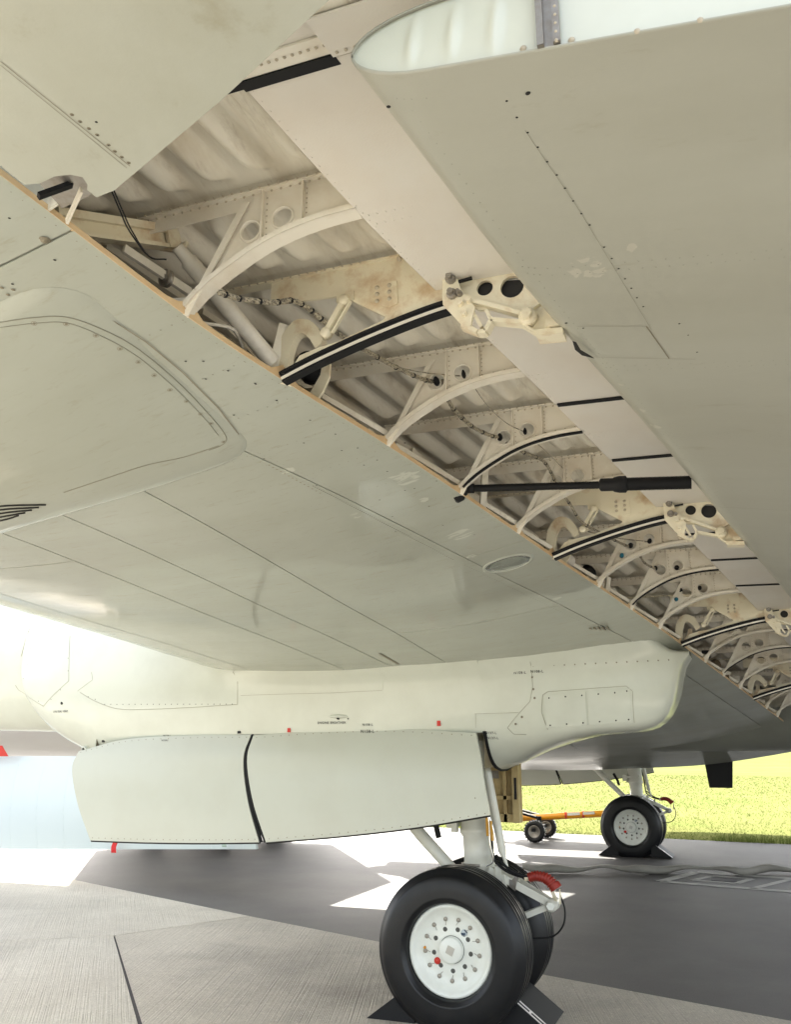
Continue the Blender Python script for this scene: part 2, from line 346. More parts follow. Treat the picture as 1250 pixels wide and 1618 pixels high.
dk = B(); dk.box((-.46, 13.82, .004), (.34, .3, .004)); dk.build('drain_cover', 'joint', label='dark square drain cover inside the painted box on the asphalt', cat='drain cover')
# grass blades along the edge
gb = B(); vs = []; fs = []
for i in range(90000):
    u = random.random(); x = -22+u*44; d = random.random()**2.6*45; y = GE(x)+.03+d
    tall = max(0, min(1, (x+.9)/.4))*max(0, 1-d/1.3)
    h = random.uniform(.025, .06)*(1+3.2*tall)*(1 if random.random() < .96 else 1.7); a = random.uniform(0, pi)
    w = .005*(1+d*.06); lx, ly = random.uniform(-.06, .06), random.uniform(-.06, .06); k = len(vs)
    vs += [(x-cos(a)*w, y-sin(a)*w, -.03), (x+cos(a)*w, y+sin(a)*w, -.03), (x+lx, y+ly, -.03+h)]; fs.append((k, k+1, k+2))
gb.add(vs, fs); gb.build('grass', 'blade', kind='stuff', norm=False)

# ------------------------------------------------------------------ wing geometry functions
BUMP = [(-3, .10), (.5, .055), (1.3, .03), (1.88, 0), (2.27, .006), (2.86, .033), (3.39, .045), (4.29, .055), (4.91, .07), (5.4, .075), (6.2, .083), (9.3, .05), (11.5, .03)]
def lip(Y): return V((-1.745+.218*Y, Y, 3.134-.12278*Y+crom(BUMP, Y)))
def LC(Y): return 4.1+lip(Y).x+max(0, 5.9-Y)*.10
PROF = [(0, 0), (.08, -.06), (.25, -.155), (.45, -.195), (.62, -.215), (.8, -.195), (.9, -.155), (.97, -.075), (1.0, .01)]
def low(t, Y, off=0):       # t 0..1 from lip to leading edge
    L = lip(Y); k = max(.97, LC(Y)/3.65); return V((L.x-t*LC(Y), Y, L.z+crom(PROF, t)*k+off))
def uplow(u, Y, off=0): return low(u/LC(Y), Y, off)
def onwing(x, y, off=0):    # photo ray meets the lower surface
    r = ray(x, y); t = 1.0
    for i in range(400):
        p = C_O+r*t; L = lip(p.y); u = (L.x-p.x)/LC(p.y)
        z = L.z+crom(PROF, max(-.3, min(1, u)))*max(.97, LC(p.y)/3.65)+off
        if p.z >= z and t > .3: break
        t *= 1.008
    a, b = t/1.008, t
    for i in range(20):
        t = (a+b)/2; p = C_O+r*t; L = lip(p.y); u = (L.x-p.x)/LC(p.y)
        z = L.z+crom(PROF, max(-.3, min(1, u)))*max(.97, LC(p.y)/3.65)+off
        if p.z >= z: b = t
        else: a = t
    return C_O+r*t

ROOT = empty('aircraft', (-1.9, 11.5, 0), label='large grey patrol aircraft parked on the apron with its wing flaps run out', cat='aircraft')
def wing_body():
    b = B(); Ys = lin(-3, 11.45, 30)
    ts = lin(0, 1, 22)
    b.grid(lambda t, Y: low(t, Y, .008), ts, Ys)
    up = [(1.0, .01), (1.018, .08), (1.02, .16), (1.0, .27), (.93, .38), (.75, .50), (.5, .56), (.25, .50), (0.0, .44), (-.14, .42), (-.24, .36), (-.34, .26)]
    def upp(i, Y):
        t, z = up[int(i)]; L = lip(Y); k = LC(Y)/3.65; kk = k if t > .2 else 1
        return V((L.x-t*(LC(Y) if t > 0 else 3.65), Y, L.z+z*kk+(.0 if t > .2 else 0)))
    b.grid(upp, range(len(up)), Ys)
    b.grid(lambda i, Y: (low(1, Y, .008) if i == 0 else upp(0, Y)), [0, 1], Ys)
    # rear spar and tip closure
    return b
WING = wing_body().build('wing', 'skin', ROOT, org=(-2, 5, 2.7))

# lower skin panels (recessed joints)
def bd(k, Y):
    Lc = LC(Y)
    return [0, max(.2, .37-.045*(Y-2.6)), .845+.17*(Y-2.6), 1.29+.155*(Y-2.6), 1.69+.146*(Y-2.7), Lc*.80, Lc*1.0][k]
CUTS = {0: [-3, 1.5, 4.0, 6.5, 9.8], 1: [-3, 1.5, 5.0, 9.8], 2: [-3, 1.5, 9.8], 3: [-3, 1.5, 9.8], 4: [-3, 3.2, 9.8], 5: [-3, 4.6, 9.8]}
for k in range(6):
    for a, e in zip(CUTS[k][:-1], CUTS[k][1:]):
        g = .0035; n = max(4, int((e-a)*4)+2)
        def fn(s_, Y, off):
            u0, u1 = bd(k, Y)+(g if k else 0), bd(k+1, Y)-(g if k < 5 else 0); return uplow(u0+(u1-u0)*s_, Y, off)
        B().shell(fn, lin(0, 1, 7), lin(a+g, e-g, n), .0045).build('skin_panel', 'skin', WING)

# screws on the lower skin
sg, dots = B(), B()
DN = V((0, 0, -1))
def screw_px(x, y, r=.0055): p = onwing(x, y, -.0005); sg.dome(p, DN, r, .0014, 8)
def dot_px(x, y, r=.004): p = onwing(x, y, -.0008); dots.dome(p, DN, r, .0006, 7)
for (x, y) in [(14, 345), (86, 411), (19, 449), (321, 571), (293, 571), (403, 606), (437, 633), (325, 599), (369, 656), (448, 590), (490, 664), (530, 686), (565, 708), (596, 727), (378, 704), (180, 714), (57, 635), (132, 690), (612, 745), (417, 725), (500, 767), (600, 790), (655, 772), (678, 800), (620, 816), (700, 830), (640, 775), (625, 840), (690, 760), (720, 790), (750, 845), (58, 700), (404, 607), (360, 586), (540, 712), (575, 735), (480, 700), (640, 700)]:
    if y > 340: dot_px(x, y)
for i in range(14):
    screw_px(425+i*6.2, 735+i*3.4, .004)
for i in range(70):                                       # row of fasteners following a spanwise joint
    dot_px(495+i*3.2, 768+i*1.68, .0032)
for i in range(60): dot_px(735+i*3.6, 893+i*1.75, .0024)
for i in range(9): screw_px(52+i*7 if i < 1 else 60+i*42, 488 if i < 1 else 500, .0) if False else None
for x, y in ((12, 466), (20, 458), (2, 455)): screw_px(x, y, .006)
sg.build('screws', 'screw', WING, kind='stuff', label='pan screws in the lower wing skin')
dots.build('fastener_dots', 'hole', WING, kind='stuff', label='dark fastener dots in the lower wing skin')
rp = onwing(70, 380)
pr = B(); pr.lathe([(0.001, -.004), (.009, -.003), (.011, 0), (.014, 0), (.0145, .002)], rp, (0, 0, 1), 18); pr.build('filler_port', 'screw', WING)

rv = B()
for Y in [1.88+.49*i*.5 for i in range(0, 16)]:
    if abs(Y-1.6) < .2: continue
    u = .02
    while u < LC(Y)*.93: rv.dome(uplow(u, Y, -.0003), DN, .003, .0008, 5); u += .036
for k in range(1, 6):
    for off in (-.022, .022):
        Y = 2.0
        while Y < 6.0: rv.dome(uplow(bd(k, Y)+off, Y, -.0003), DN, .0026, .0008, 5); Y += .032
Y = 1.2
while Y < 9.0:
    rv.dome(uplow(.02, Y, -.0003), DN, .0024, .0008, 5); Y += .03
rv.build('skin_rivets', 'skin2', WING, kind='stuff')
M_s = None
# oval landing light let into the skin
lc_ = onwing(803, 890); lx = onwing(845, 888); r_ = .115
def oval(b, prof, n=36, sx=1.0, sy=.72):
    vs = []
    for r, h in prof:
        for k in range(n):
            a = 2*pi*k/n; q = V((cos(a)*r*sx, sin(a)*r*sy, 0)); p = V((lc_.x+q.x, lc_.y+q.y, 0)); L = lip(p.y)
            p.z = L.z+crom(PROF, (L.x-p.x)/LC(p.y))*max(.97, LC(p.y)/3.65)+h; vs.append(p)
    b.add(vs, [(i*n+k, i*n+(k+1) % n, (i+1)*n+(k+1) % n, (i+1)*n+k) for i in range(len(prof)-1) for k in range(n)], True); return b
ring = oval(B(), [(r_*1.12, -.001), (r_*1.10, -.005), (r_*1.0, -.007), (r_*.97, -.004), (r_*.96, .002)]).build('landing_light', 'skin', WING)
# (sub-part limit reached: lens and reflector are shaped within the wing)
oval(B(), [(r_*.96, -.003), (r_*.6, -.010), (.002, -.013)]).build('light_lens', 'glass', WING)
oval(B(), [(r_*.955, -.002), (r_*.8, .0), (r_*.5, .003), (.002, .0045)]).build('light_reflector', 'chrome', WING)
add_wear_glare(M['skin'], [(onwing(640, 755), .12), (onwing(670, 790), .05), (onwing(728, 845), .13), (onwing(745, 880), .06), (onwing(560, 815), .07), (onwing(455, 745), .06), (onwing(880, 945), .06)], c(.60, .615, .53), 13, .68, .76, (.7, 2.6, 1))  # worn clean patches, their blurred glare painted in as paler colour
# small louvre grille
gl = B(); gc = onwing(948, 993); 
for i in range(5): gl.box((gc.x-.05+i*.025, gc.y, gc.z-.004), (.012, .12, .006))
gl.build('vent_grille', 'screw', WING)

# ------------------------------------------------------------------ flap cove interior
UPZ = .345; SPX = -.44; EX, EZ = .51, .205
def rel(Y, x, z): L = lip(Y); return V((L.x+x, Y, L.z+z))
RIBS = [1.88, 2.86, 3.39, 3.91, 4.89, 5.40, 5.92, 6.95, 7.45, 7.95, 8.9, 9.35]
TRK = [2.27, 4.29, 6.38, 8.4]
EDG = sorted([1.43]+RIBS+TRK+[9.8])
# corrugated upper skin seen from below, bay by bay, beads fade at the ribs
for a, e in zip(EDG[:-1], EDG[1:]):
    n = 14
    def fu(x, s_, off):
        Y = a+(e-a)*s_; d = min(s_, 1-s_)*(e-a)
        xp = (x-SPX)/(EX-SPX); ph = (x-SPX+.028)/.136; w_ = ph-math.floor(ph)
        bead = (sin(pi*w_/.66)**.75) if 0 < w_ < .66 else 0
        inset = .05+.10*(1-sin(pi*w_)); f = max(0, min(1, (d-inset*.55)/.07)); f = f*f*(3-2*f)
        return rel(Y, x, UPZ+.03-.05*xp*xp*0-.044*bead*f+off)
    B().shell(fu, lin(SPX, EX-.005, 130), [0.001, .04, .08, .12, .16, .2, .25, .32, .42, .5, .6, .7, .76, .8, .84, .88, .92, .96, .999], .003).build('beaded_skin', 'bay', WING)
b = B(); b.grid(lambda z, Y: rel(Y, SPX, z-.0), lin(-.02, UPZ+.05, 4), lin(1.0, 9.8, 30))
for Y in lin(1.2, 9.6, 60): b.ob(rel(Y, SPX+.002, .0), (.02, 0, 0), (0, .008, 0), (0, 0, .34))
b.build('rear_spar', 'spar', WING)
# longitudinal stringers in the cove (run spanwise near the spar)
b = B()
for dx, dz, w in ((-.33, .30, .03),):
    for a, e in zip(EDG[:-1], EDG[1:]): b.bar(rel(a+.01, dx, dz), rel(e-.01, dx, dz), w, .022)
b.build('stringers', 'bay', WING)
# diagonal braces seen through the bays
for i in range(len(EDG)-1):
    a, e = EDG[i], EDG[i+1]
    if a < 2.2: continue
    B().bar(rel(a+.03, -.32, .25), rel(e-.005, -.005, .045), .014, .02).build('brace', 'bay', WING); B().prism([rel(e, -.16, .006), rel(e, .0, .02), rel(e-.13, -.10, .03)], (0, 0, .004)).build('gusset', 'bay', WING)
    if i % 2 == 0: B().bar(rel(a+.03, -.24, .24), rel(e-.02, -.2, .05), .016, .022).build('brace', 'bay', WING)
# systems clutter near the spar
b = B(); bk = B()
for (x, z, r) in ((-.30, .10, .016), (-.26, .14, .008), (-.22, .085, .007), (-.16, .05, .006), (-.34, .20, .012)):
    pts = [rel(Y, x+.02*sin(Y*7+z*50), z+.015*sin(Y*5+x*30)) for Y in lin(1.5, 9.7, 60)]
    (b if r > .01 else bk).tube(pts, r, 8)
b.build('pipe_run', 'rib', WING); bk.build('pipe_run', 'black', WING, label='black pipes along the rear spar')
for i, Y in enumerate([2.5, 3.0, 3.12, 3.6, 3.75, 4.1, 4.6, 4.72, 5.1, 5.2, 5.6, 6.1, 6.6, 7.1, 7.6, 8.1]):
    b = B(); p = rel(Y, random.uniform(-.22, -.06), random.uniform(.05, .17)); r = random.uniform(.025, .05)
    d = V((random.uniform(-.3, .3), 1, random.uniform(-.2, .2))).normalized()
    b.lathe([(.001, -.05), (r*.8, -.05), (r*.8, -.02), (r, -.02), (r, .03), (r*.5, .035), (r*.5, .06), (.001, .06)], p, d, 14)
    b.tube([p+d*.05, p+d*.09+V((0, 0, .02)), p+V((-.12, .12, .05))], .006, 6)
    b.build('actuator', ['black', 'dull', 'spar', 'tubem'][i % 4], WING)

for i in range(46):
    Y = 2.0+i*.155+random.uniform(-.05, .05); x = random.uniform(-.30, -.04); z = random.uniform(.03, .12); L_ = random.uniform(.08, .26)
    k = i % 3
    if k == 0: P = spline([rel(Y, x, z), rel(Y+L_*.5, x+.03, z+.03), rel(Y+L_, x-.02, z+.01), rel(Y+L_+.02, x-.06, z+.12)], 4); B().tube(P, random.uniform(.005, .011), 8).build('pipe', random.choice(['tubem', 'dull', 'rib', 'black']), WING)
    elif k == 1: B().box(rel(Y, x, z+.02), (random.uniform(.03, .07), random.uniform(.04, .1), random.uniform(.03, .06))).build('valve_box', random.choice(['spar', 'dull', 'black', 'tubem']), WING)
    else: B().bar(rel(Y, x, .01), rel(Y+.02, x+random.uniform(-.05, .05), random.uniform(.12, .3)), .014, .03).build('clip', random.choice(['bay', 'tubem', 'rib']), WING)
# ribs -----------------------------------------------------------
def arc_pts(n=12, x0=0., z0=0.02, x1=EX, z1=EZ+.005):
    pts = [(0, .02), (.045, .062), (.1, .098), (.16, .13), (.218, .158), (.291, .182), (.36, .196), (.43, .204), (.51, .207)]
    return [(x, crom(pts, x)) for x in lin(x0, x1, n)]
def rib_mesh(full=True):
    b = B(); A = arc_pts(14); top = [(EX-.004, EZ+.10), (EX-.06, UPZ-.002), (.215, UPZ), (.172, UPZ-.035)]
    outer = [(0.0, .03)]+[(p[0], p[1]+.008) for p in A[1:]]+top
    holes = [circ(.186, .226, .029, 22), circ(.284, .246, .029, 22)]
    o, ex, ey, ez = V((0, 0, 0)), V((1, 0, 0)), V((0, 0, 1)), V((0, 1, 0))
    b.plate(outer, holes, .005, o, ex, ey, ez)
    for hx, hz in ((.186, .226), (.284, .246)):          # flared hole rims
        b.lathe([(.029, .003), (.030, .008), (.033, .009), (.036, .003)], (hx, 0, hz), (0, -1, 0), 22)
    # curved lower cap (flange with two webs)
    for i in range(len(A)-1):
        p, q = V((A[i][0], 0, A[i][1])), V((A[i+1][0], 0, A[i+1][1])); up = V((-(q-p).z, 0, (q-p).x)).normalized()
        b.ob(p-V((0, .026, 0)), q-p, (0, .052, 0), up*.005)
        b.ob(p+V((0, -.027, 0)), q-p, (0, .004, 0), up*.016)
    # front post
    p, q = V((-.004, -.018, .0)), V((.172, -.018, UPZ-.03)); n_ = V((-(q-p).z, 0, (q-p).x)).normalized()
    b.ob(p, q-p, (0, .036, 0), n_*.006); b.ob(p+V((0, 0, 0)), q-p, (0, .004, 0), -n_*.014)
    # stiffeners
    b.ob((.222, -.016, .165), (.0, 0, UPZ-.17), (.005, 0, 0), (0, .014, 0)); b.ob((.345, -.016, .198), (0, 0, UPZ-.20), (.005, 0, 0), (0, .014, 0))
    # top cap angle along the skin, forward beyond the web
    b.ob((-.34, -.02, UPZ-.006), (EX-.07+.34, 0, 0), (0, .04, 0), (0, 0, .005)); b.ob((-.34, -.003, UPZ-.05), (.56, 0, 0), (0, .004, 0), (0, 0, .05))
    # foot gusset
    b.prism([(-.001, -.002, .0), (-.10, -.002, -.0), (-.06, -.002, .07), (.01, -.002, .06)], (0, .004, 0))
    return b
def rivets_rib():
    b = B()
    for i in range(26): b.dome((-.3+i*.029, -.0105, UPZ-.012), (0, -1, 0), .0042, .003); 
    for i in range(26): b.dome((-.3+i*.029, -.028, UPZ-.005), (0, -.2, -1), .0042, .003)
    for i in range(8): b.dome((.235, -.004, .185+i*.019), (0, -1, 0), .0026, .0018); b.dome((.357, -.004, .213+i*.015), (0, -1, 0), .0026, .0018)
    for i in range(12): x = .04+i*.04; b.dome((x, -.004, crom([(p[0], p[1]) for p in arc_pts(12)], x)+.028), (0, -1, 0), .0026, .0018)
    return b
rib0 = None
def place(mesh, name, Y, parent=WING, label=None, kind=None, mm=None, dz=0, dx=0):
    o = bpy.data.objects.new(name, mesh); L = lip(Y)+V((dx, 0, dz)); return link(o, L, parent, label, kind)
def mesh_of(b, name, m):
    o = b.build(name, m, None, org=(0, 0, 0)); me = o.data; WLOC.pop(o.name, None); bpy.data.objects.remove(o); return me
rm = mesh_of(rib_mesh(), 'rib', 'rib'); rvm = mesh_of(rivets_rib(), 'rib_rivets', 'rivet')
sealb = B(); A_ = arc_pts(18, .01)
for i in range(len(A_)-1):
    p, q = V((A_[i][0], 0, A_[i][1]-.003)), V((A_[i+1][0], 0, A_[i+1][1]-.003)); up = V((-(q-p).z, 0, (q-p).x)).normalized()
    sealb.ob(p-V((0, .031, 0)), q-p, (0, .018, 0), -up*.006)
sm_ = mesh_of(sealb, 'rib_seal', 'black')
for Y in RIBS:
    place(rm, 'rib', Y); place(rvm, 'rib_rivets', Y, kind='stuff')
    if abs(Y-3.39) < .01 or Y in (5.40, 7.45): place(sm_, 'rib_seal', Y)
for Y in (1.43, 9.8):
    b = B(); b.plate([(0, 0), (EX, EZ), (EX, UPZ), (SPX, UPZ), (SPX, 0)], [], .006, lip(Y), (1, 0, 0), (0, 0, 1), (0, 1, 0))
    b.build('closing_rib', 'bay', WING)

# lip flange: primer-coloured skin edge with scalloped feet
alls = sorted([1.25]+RIBS+TRK+[9.8])
for a, e in zip(alls[:-1], alls[1:]):
    b = B(); n = 16; P0 = []; 
    for i in range(n):
        Y = a+(e-a)*i/(n-1); d = min(abs(Y-a), abs(e-Y)); h = .016+.034*max(0, 1-d/.055)**1.0 if (a > 1.3 or Y > a+.2) else .016
        P0.append((Y, h))
    vs = []
    for Y, h in P0: vs += [rel(Y, .0015, -.001), rel(Y, .0005, h), rel(Y, -.012, -.001+.004), rel(Y, -.003, h)]
    fs = []
    for i in range(n-1):
        k = i*4; fs += [(k, k+4, k+5, k+1), (k+1, k+5, k+7, k+3), (k, k+2, k+6, k+4), (k+3, k+7, k+6, k+2)]
    b.add(vs, fs); b.build('lip_flange', 'edge', WING)
    if e-a > .3:
        b = B(); b.grid(lambda u, Y: rel(Y, -u, -.0+.006), [0.012, .44], lin(a, e, 6)); b.build('bay_floor', 'spar', WING)

# flap tracks ----------------------------------------------------
def track_parts():
    out = []
    R = [(0.0, .010), (.1, .045), (.2, .075), (.3, .102), (.41, .128), (.5, .146), (.585, .158)]
    f = lambda x: crom(R, x)
    b = B(); xs_ = lin(0.03, .60, 16)
    outer = [(x, f(x)+.008) for x in xs_]+[(.60, .30), (.56, UPZ), (.10, UPZ), (.02, .30), (.03, .27), (.20, .285), (.238, .275), (.385, .185), (.36, .16), (.30, .155), (.262, .175), (.205, .13), (.15, .10), (.055, .075)]
    b.plate([(x, f(x)+.008) for x in lin(.03, .62, 16)]+[(.62, .235), (.545, .225+.02), (.50, UPZ), (-.05, UPZ), (-.05, .285), (.215, .265), (.24, .245), (.36, .165), (.34, .14), (.19, .095), (.12, .085), (.06, .07)], [], .010, (0, 0, 0), (1, 0, 0), (0, 0, 1), (0, 1, 0))
    # beef-up rim of the casting
    rim = [(.215, .262), (.24, .242), (.36, .162), (.372, .150)]
    for p, q in zip(rim[:-1], rim[1:]): b.bar((p[0], 0, p[1]), (q[0], 0, q[1]), .034, .012, (0, 1, 0))
    b.bar((-.05, 0, .282), (.22, 0, .262), .03, .01, (0, 1, 0))
    b.ob((-.34, -.02, UPZ-.006), (.9, 0, 0), (0, .04, 0), (0, 0, .005))
    # bolted doubler
    b.prism([(.30, -.009, .268), (.385, -.009, .262), (.39, -.009, .185), (.36, -.009, .175), (.295, -.009, .205)], (0, .006, 0))
    out.append(('flap_track', b, 'cast', None))
    b = B()
    for x in (.322, .362):
        for z in (.205, .228, .25): b.dome((x, -.010, z), (0, -1, 0), .0075, .006, 8)
    for i in range(4): b.dome((.40+i*.032, -.02, UPZ-.02), (0, -1, 0), .009, .012, 8)
    for i in range(20): b.dome((-.3+i*.03, -.024, UPZ-.006), (0, -.3, -1), .0042, .003)
    out.append(('track_bolts', b, 'rivet', 'stuff'))
    def strip(y0, y1, o0, o1, name, m):
        b = B(); X = lin(.0, .60, 22)
        for i in range(21):
            p, q = V((X[i], 0, f(X[i]))), V((X[i+1], 0, f(X[i+1]))); up = V((-(q-p).z, 0, (q-p).x)).normalized()
            b.ob(p+V((0, y0, 0))+up*o0, q-p, (0, y1-y0, 0), up*(o1-o0))
        out.append((name, b, m, None))
    strip(-.019, .014, -.028, -.022, 'rail_flange', 'black'); strip(-.021, .014, -.001, .009, 'rail_flange', 'black')
    strip(-.018, .010, -.019, -.009, 'rail_web', 'steel'); strip(-.0165, .010, -.009, -.001, 'rail_groove', 'black'); strip(-.0165, .010, -.022, -.019, 'rail_groove', 'black')
    # hoop bracket at the front foot
    b = B(); H = [(-.045, -.005), (-.035, .08), (-.02, .15), (.02, .20), (.06, .205), (.10, .18), (.13, .12), (.105, .095), (.085, .13), (.06, .155), (.035, .15), (.018, .11), (.01, .06), (.008, -.005)]
    H = [(p.x, p.y) for p in spline([V((x, z, 0)) for x, z in H[:8]], 3)]+[(p.x, p.y) for p in spline([V((x, z, 0)) for x, z in H[8:]], 3)]
    b.plate(H, [], .034, (0, .03, 0), (1, 0, 0), (0, 0, 1), (0, 1, 0))
    out.append(('hoop_bracket', b, 'cast', None))
    b = B(); G = [(-.012, -.01), (.03, .05), (.055, .09), (.062, .13), (.09, .13), (.088, .08), (.065, .03), (.035, -.01)]
    b.plate(G, [], .012, (-.02, .20, 0), (1, 0, 0), (0, 0, 1), (0, 1, 0)); out.append(('stay', b, 'cast', None))
    # link with two eyes
    b = B(); p, q = V((.155, -.012, .125)), V((.215, -.012, .225)); b.bar(p, q, .016, .026, (0, 1, 0))
    b.bar(p+V((.02, 0, -.003)), q+V((.02, 0, -.006)), .006, .012, (0, 1, 0))
    for e in (p, q): b.lathe([(.001, -.018), (.012, -.018), (.017, -.012), (.017, .012), (.001, .012)], e, (0, 1, 0), 14)
    b.ob((.185, -.01, .225), (.06, 0, 0), (0, .02, 0), (0, 0, .03)); out.append(('link', b, 'cast', None))
    return out
def carriage_parts():
    out = []
    b = B(); o, ex, ey, ez = (0, -.02, 0), (1, 0, 0), (0, 0, 1), (0, 1, 0)
    S = [(.545, .215), (.62, .228), (.72, .216), (.80, .19), (.845, .10), (.86, .035), (.845, .005), (.815, -.005), (.775, .03), (.775, .06), (.70, .10), (.645, .105), (.585, .16), (.55, .18)]
    b.plate(S, [circ(.665, .172, .024, 20), circ(.745, .160, .034, 22)], .012, o, ex, ey, ez)
    b.plate([(.545, .215), (.585, .225), (.60, .17), (.64, .105), (.625, .04), (.60, .055), (.545, .13)], [], .012, (0, -.045, 0), ex, ey, ez)
    bb = B(); bb.plate([(.62, .208), (.79, .184), (.79, .128), (.62, .14)], [], .003, (0, -.006, 0), ex, ey, ez); out.append(('dark_backing', bb, 'hole', None))  # dark plate added behind the holes, standing in for the shaded gap
    # ribs of the casting
    def pl(pts, w, t, y):
        for p, q in zip(pts[:-1], pts[1:]): b.bar((p[0], y, p[1]), (q[0], y, q[1]), t, w, (0, 1, 0))
    pl([(.62, .135), (.66, .118), (.79, .055)], .030, .012, -.03)
    pl([(.61, .06), (.645, .028), (.668, .028), (.685, .06), (.80, .028)], .034, .012, -.03)
    pl([(.60, .055), (.645, .028)], .034, .012, -.035); pl([(.625, .11), (.655, .045)], .02, .01, -.03)
    pl([(.685, .06), (.67, .095)], .02, .01, -.03)
    pl([(.775, .06), (.845, .10), (.86, .035), (.845, .005), (.815, -.005), (.775, .03), (.775, .06)], .026, .008, -.03)
    b.lathe([(.001, -.024), (.020, -.024), (.026, -.018), (.026, .02), (.001, .02)], (.79, -.03, .085-.035), (0, 1, 0), 18)
    out.append(('carriage', b, 'cast', None))
    for x, z, r in ((.572, .205, .016), (.575, .155, .016), (.598, .152, .009)):
        b = B(); b.lathe([(.001, -.03), (r*.55, -.03), (r*.55, -.018), (r*.8, -.018), (r, -.012), (r, .0), (.001, 0)], (x, -.05, z), (0, 1, 0), 10, smooth=False); out.append(('roller', b, 'dull', None))
    for x, z, r in ((.60, .12, .009), (.625, .125, .009), (.61, .085, .009), (.79, .05, .016)):
        b = B(); b.lathe([(.001, -.018), (r, -.018), (r, 0), (.001, 0)], (x, -.051, z), (0, 1, 0), 6, smooth=False); out.append(('bolt', b, 'cast', None))
    b = B(); b.ob((.81, -.045, -.012), (.075, 0, -.006), (0, .06, 0), (0, 0, .018)); b.ob((.84, -.05, .006), (.05, 0, 0), (0, .05, 0), (0, 0, .02)); out.append(('flap_lug', b, 'cast', None))
    b = B(); b.bar((.595, -.052, .192), (.635, -.052, .196), .008, .008, (0, 1, 0)); out.append(('pin', b, 'black', None))
    return out
TP = [(n, mesh_of(b, n, m), k) for n, b, m, k in track_parts()+carriage_parts()]
for Y in TRK:
    for n, me, k in TP: place(me, n, Y, kind=k)

# shroud panels aft of the cove ------------------------------------
SHE = 1.25
cuts = [1.43, 2.27, 3.12, 3.68, 4.29, 4.72, 5.2, 5.75, 6.38, 6.9, 7.45, 8.4, 9.0, 9.8]
for a, e in zip(cuts[:-1], cuts[1:]):
    B().shell(lambda x, Y, off: rel(Y, x, EZ-.02*(x-EX)+off), [EX+.001, .62, .75, .95, SHE], lin(a+.004, e-.004, 6), .004).build('shroud_panel', 'shroud', WING)
for i, Yc in enumerate(cuts[1:-1]):
    if Yc in TRK: continue
    B().ob(rel(Yc-.012, EX+.012, EZ-.006), (.70, 0, -.015), (0, .022, -.0025), (0, 0, .004)).build('gap_seal', 'black', WING)
b = B(); b.grid(lambda z, Y: rel(Y, EX, z), [EZ, UPZ+.03], lin(1.43, 9.8, 30)); b.build('shroud_edge', 'bay', WING)
b = B()
for Y in RIBS:
    for i in range(22):
        for dy in (-.018, .018): b.dome(rel(Y+dy+.03, EX+.02+i*.024, EZ-.001), DN, .0036, .0022)
Y = 1.46
while Y < 6: b.dome(rel(Y, EX+.010, EZ-.0), DN, .0034, .002); Y += .030
b.build('shroud_rivets', 'shroud', WING, kind='stuff')
# outboard cover sheets with rivets, seal strip
b = B(); b.shell(lambda x, Y, off: rel(Y, x, EZ+.006+off), [EX-.25, .6, .8, SHE], lin(1.0, 1.395, 4), .004); b.build('cover_sheet', 'shroud', WING)
b = B(); b.shell(lambda x, Y, off: rel(Y, x, EZ-.002+off), [EX+.002, .6, .745], [1.382, 1.425], .006); b.build('cover_strap', 'rib', WING)
b = B(); b.shell(lambda x, Y, off: rel(Y, x, EZ-.006+off), [EX-.0, .6, .745], [1.427, 1.452], .005); b.build('seal_strip', 'black', WING, label='wide black seal strip at the outboard end of the shroud')
b = B(); b.shell(lambda x, Y, off: rel(Y, x, EZ-.0+off), [EX-.22, EX-.004], [1.40, 1.45], .005); b.build('seal_strip', 'black', WING)
b = B(); b.shell(lambda x, Y, off: rel(Y, x, EZ-.014+off), [.745, .9, SHE], [1.33, 1.425], .006); b.build('cover_strap', 'shroud', WING)
b = B(); b.shell(lambda x, Y, off: rel(Y, x, EZ-.001+off-.1*max(0, 1.335-Y)), [EX, .7, .95, SHE], [1.12, 1.2, 1.27, 1.335], .006); b.build('cover_sheet', 'bay', WING)
b = B()
for i in range(12): b.dome(rel(1.402, EX+.02+i*.019, EZ-.003), DN, .0045, .003)
for i in range(22): b.dome(rel(1.415, .76+i*.021, EZ-.0155), DN, .0045, .003)
for i in range(30): b.dome(rel(1.29, EX+.03+i*.021, EZ-.006), DN, .0048, .0045)
for i in range(30): b.dome(rel(1.265, EX+.04+i*.021, EZ-.009), DN, .0048, .0045)
b.build('cover_rivets', 'rivet', WING, kind='stuff')

# torque tube, its bracket, and cables ------------------------------
p1, p2 = atY(279, 390, 1.92), atY(430, 572, 2.26)
b = B(); d = (p2-p1); b.tube([p1, p1+d*.10, p1+d*.12, p2], [.018, .021, .027, .027], 20)
b.build('torque_tube', 'tubem', WING)
a1, a2 = atY(88, 350, 1.60), atY(258, 375, 1.93)
b = B(); dd = a2-a1; up = V((0, -.25, 1)); x_ = dd.cross(up).normalized(); y_ = x_.cross(dd).normalized(); k = len(b.v)
for s0, s1 in ((-.034, -.022), (.012, .034)):
    b.ob(a1+y_*s0-x_*.02, dd, x_*.04, y_*(s1-s0))
b.ob(a1-y_*.03-x_*.004, dd, x_*.008, y_*.05); b.ob(a2-y_*.034-x_*.024, dd.normalized()*.045, x_*.014, y_*.066)
b.ob(a2-y_*.034+x_*.010, dd.normalized()*.045, x_*.014, y_*.066)
b.lathe([(.020, -.022), (.034, -.022), (.034, .022), (.020, .022), (.020, -.022)], a2+dd.normalized()*.02+dd.normalized()*.028, x_, 20)
b.build('bracket', 'cast', WING)
B().lathe([(.001, -.022), (.007, -.022), (.007, .022), (.001, .022)], a2+dd.normalized()*.028-y_*.012, x_, 10).build('bolt', 'dull', WING)
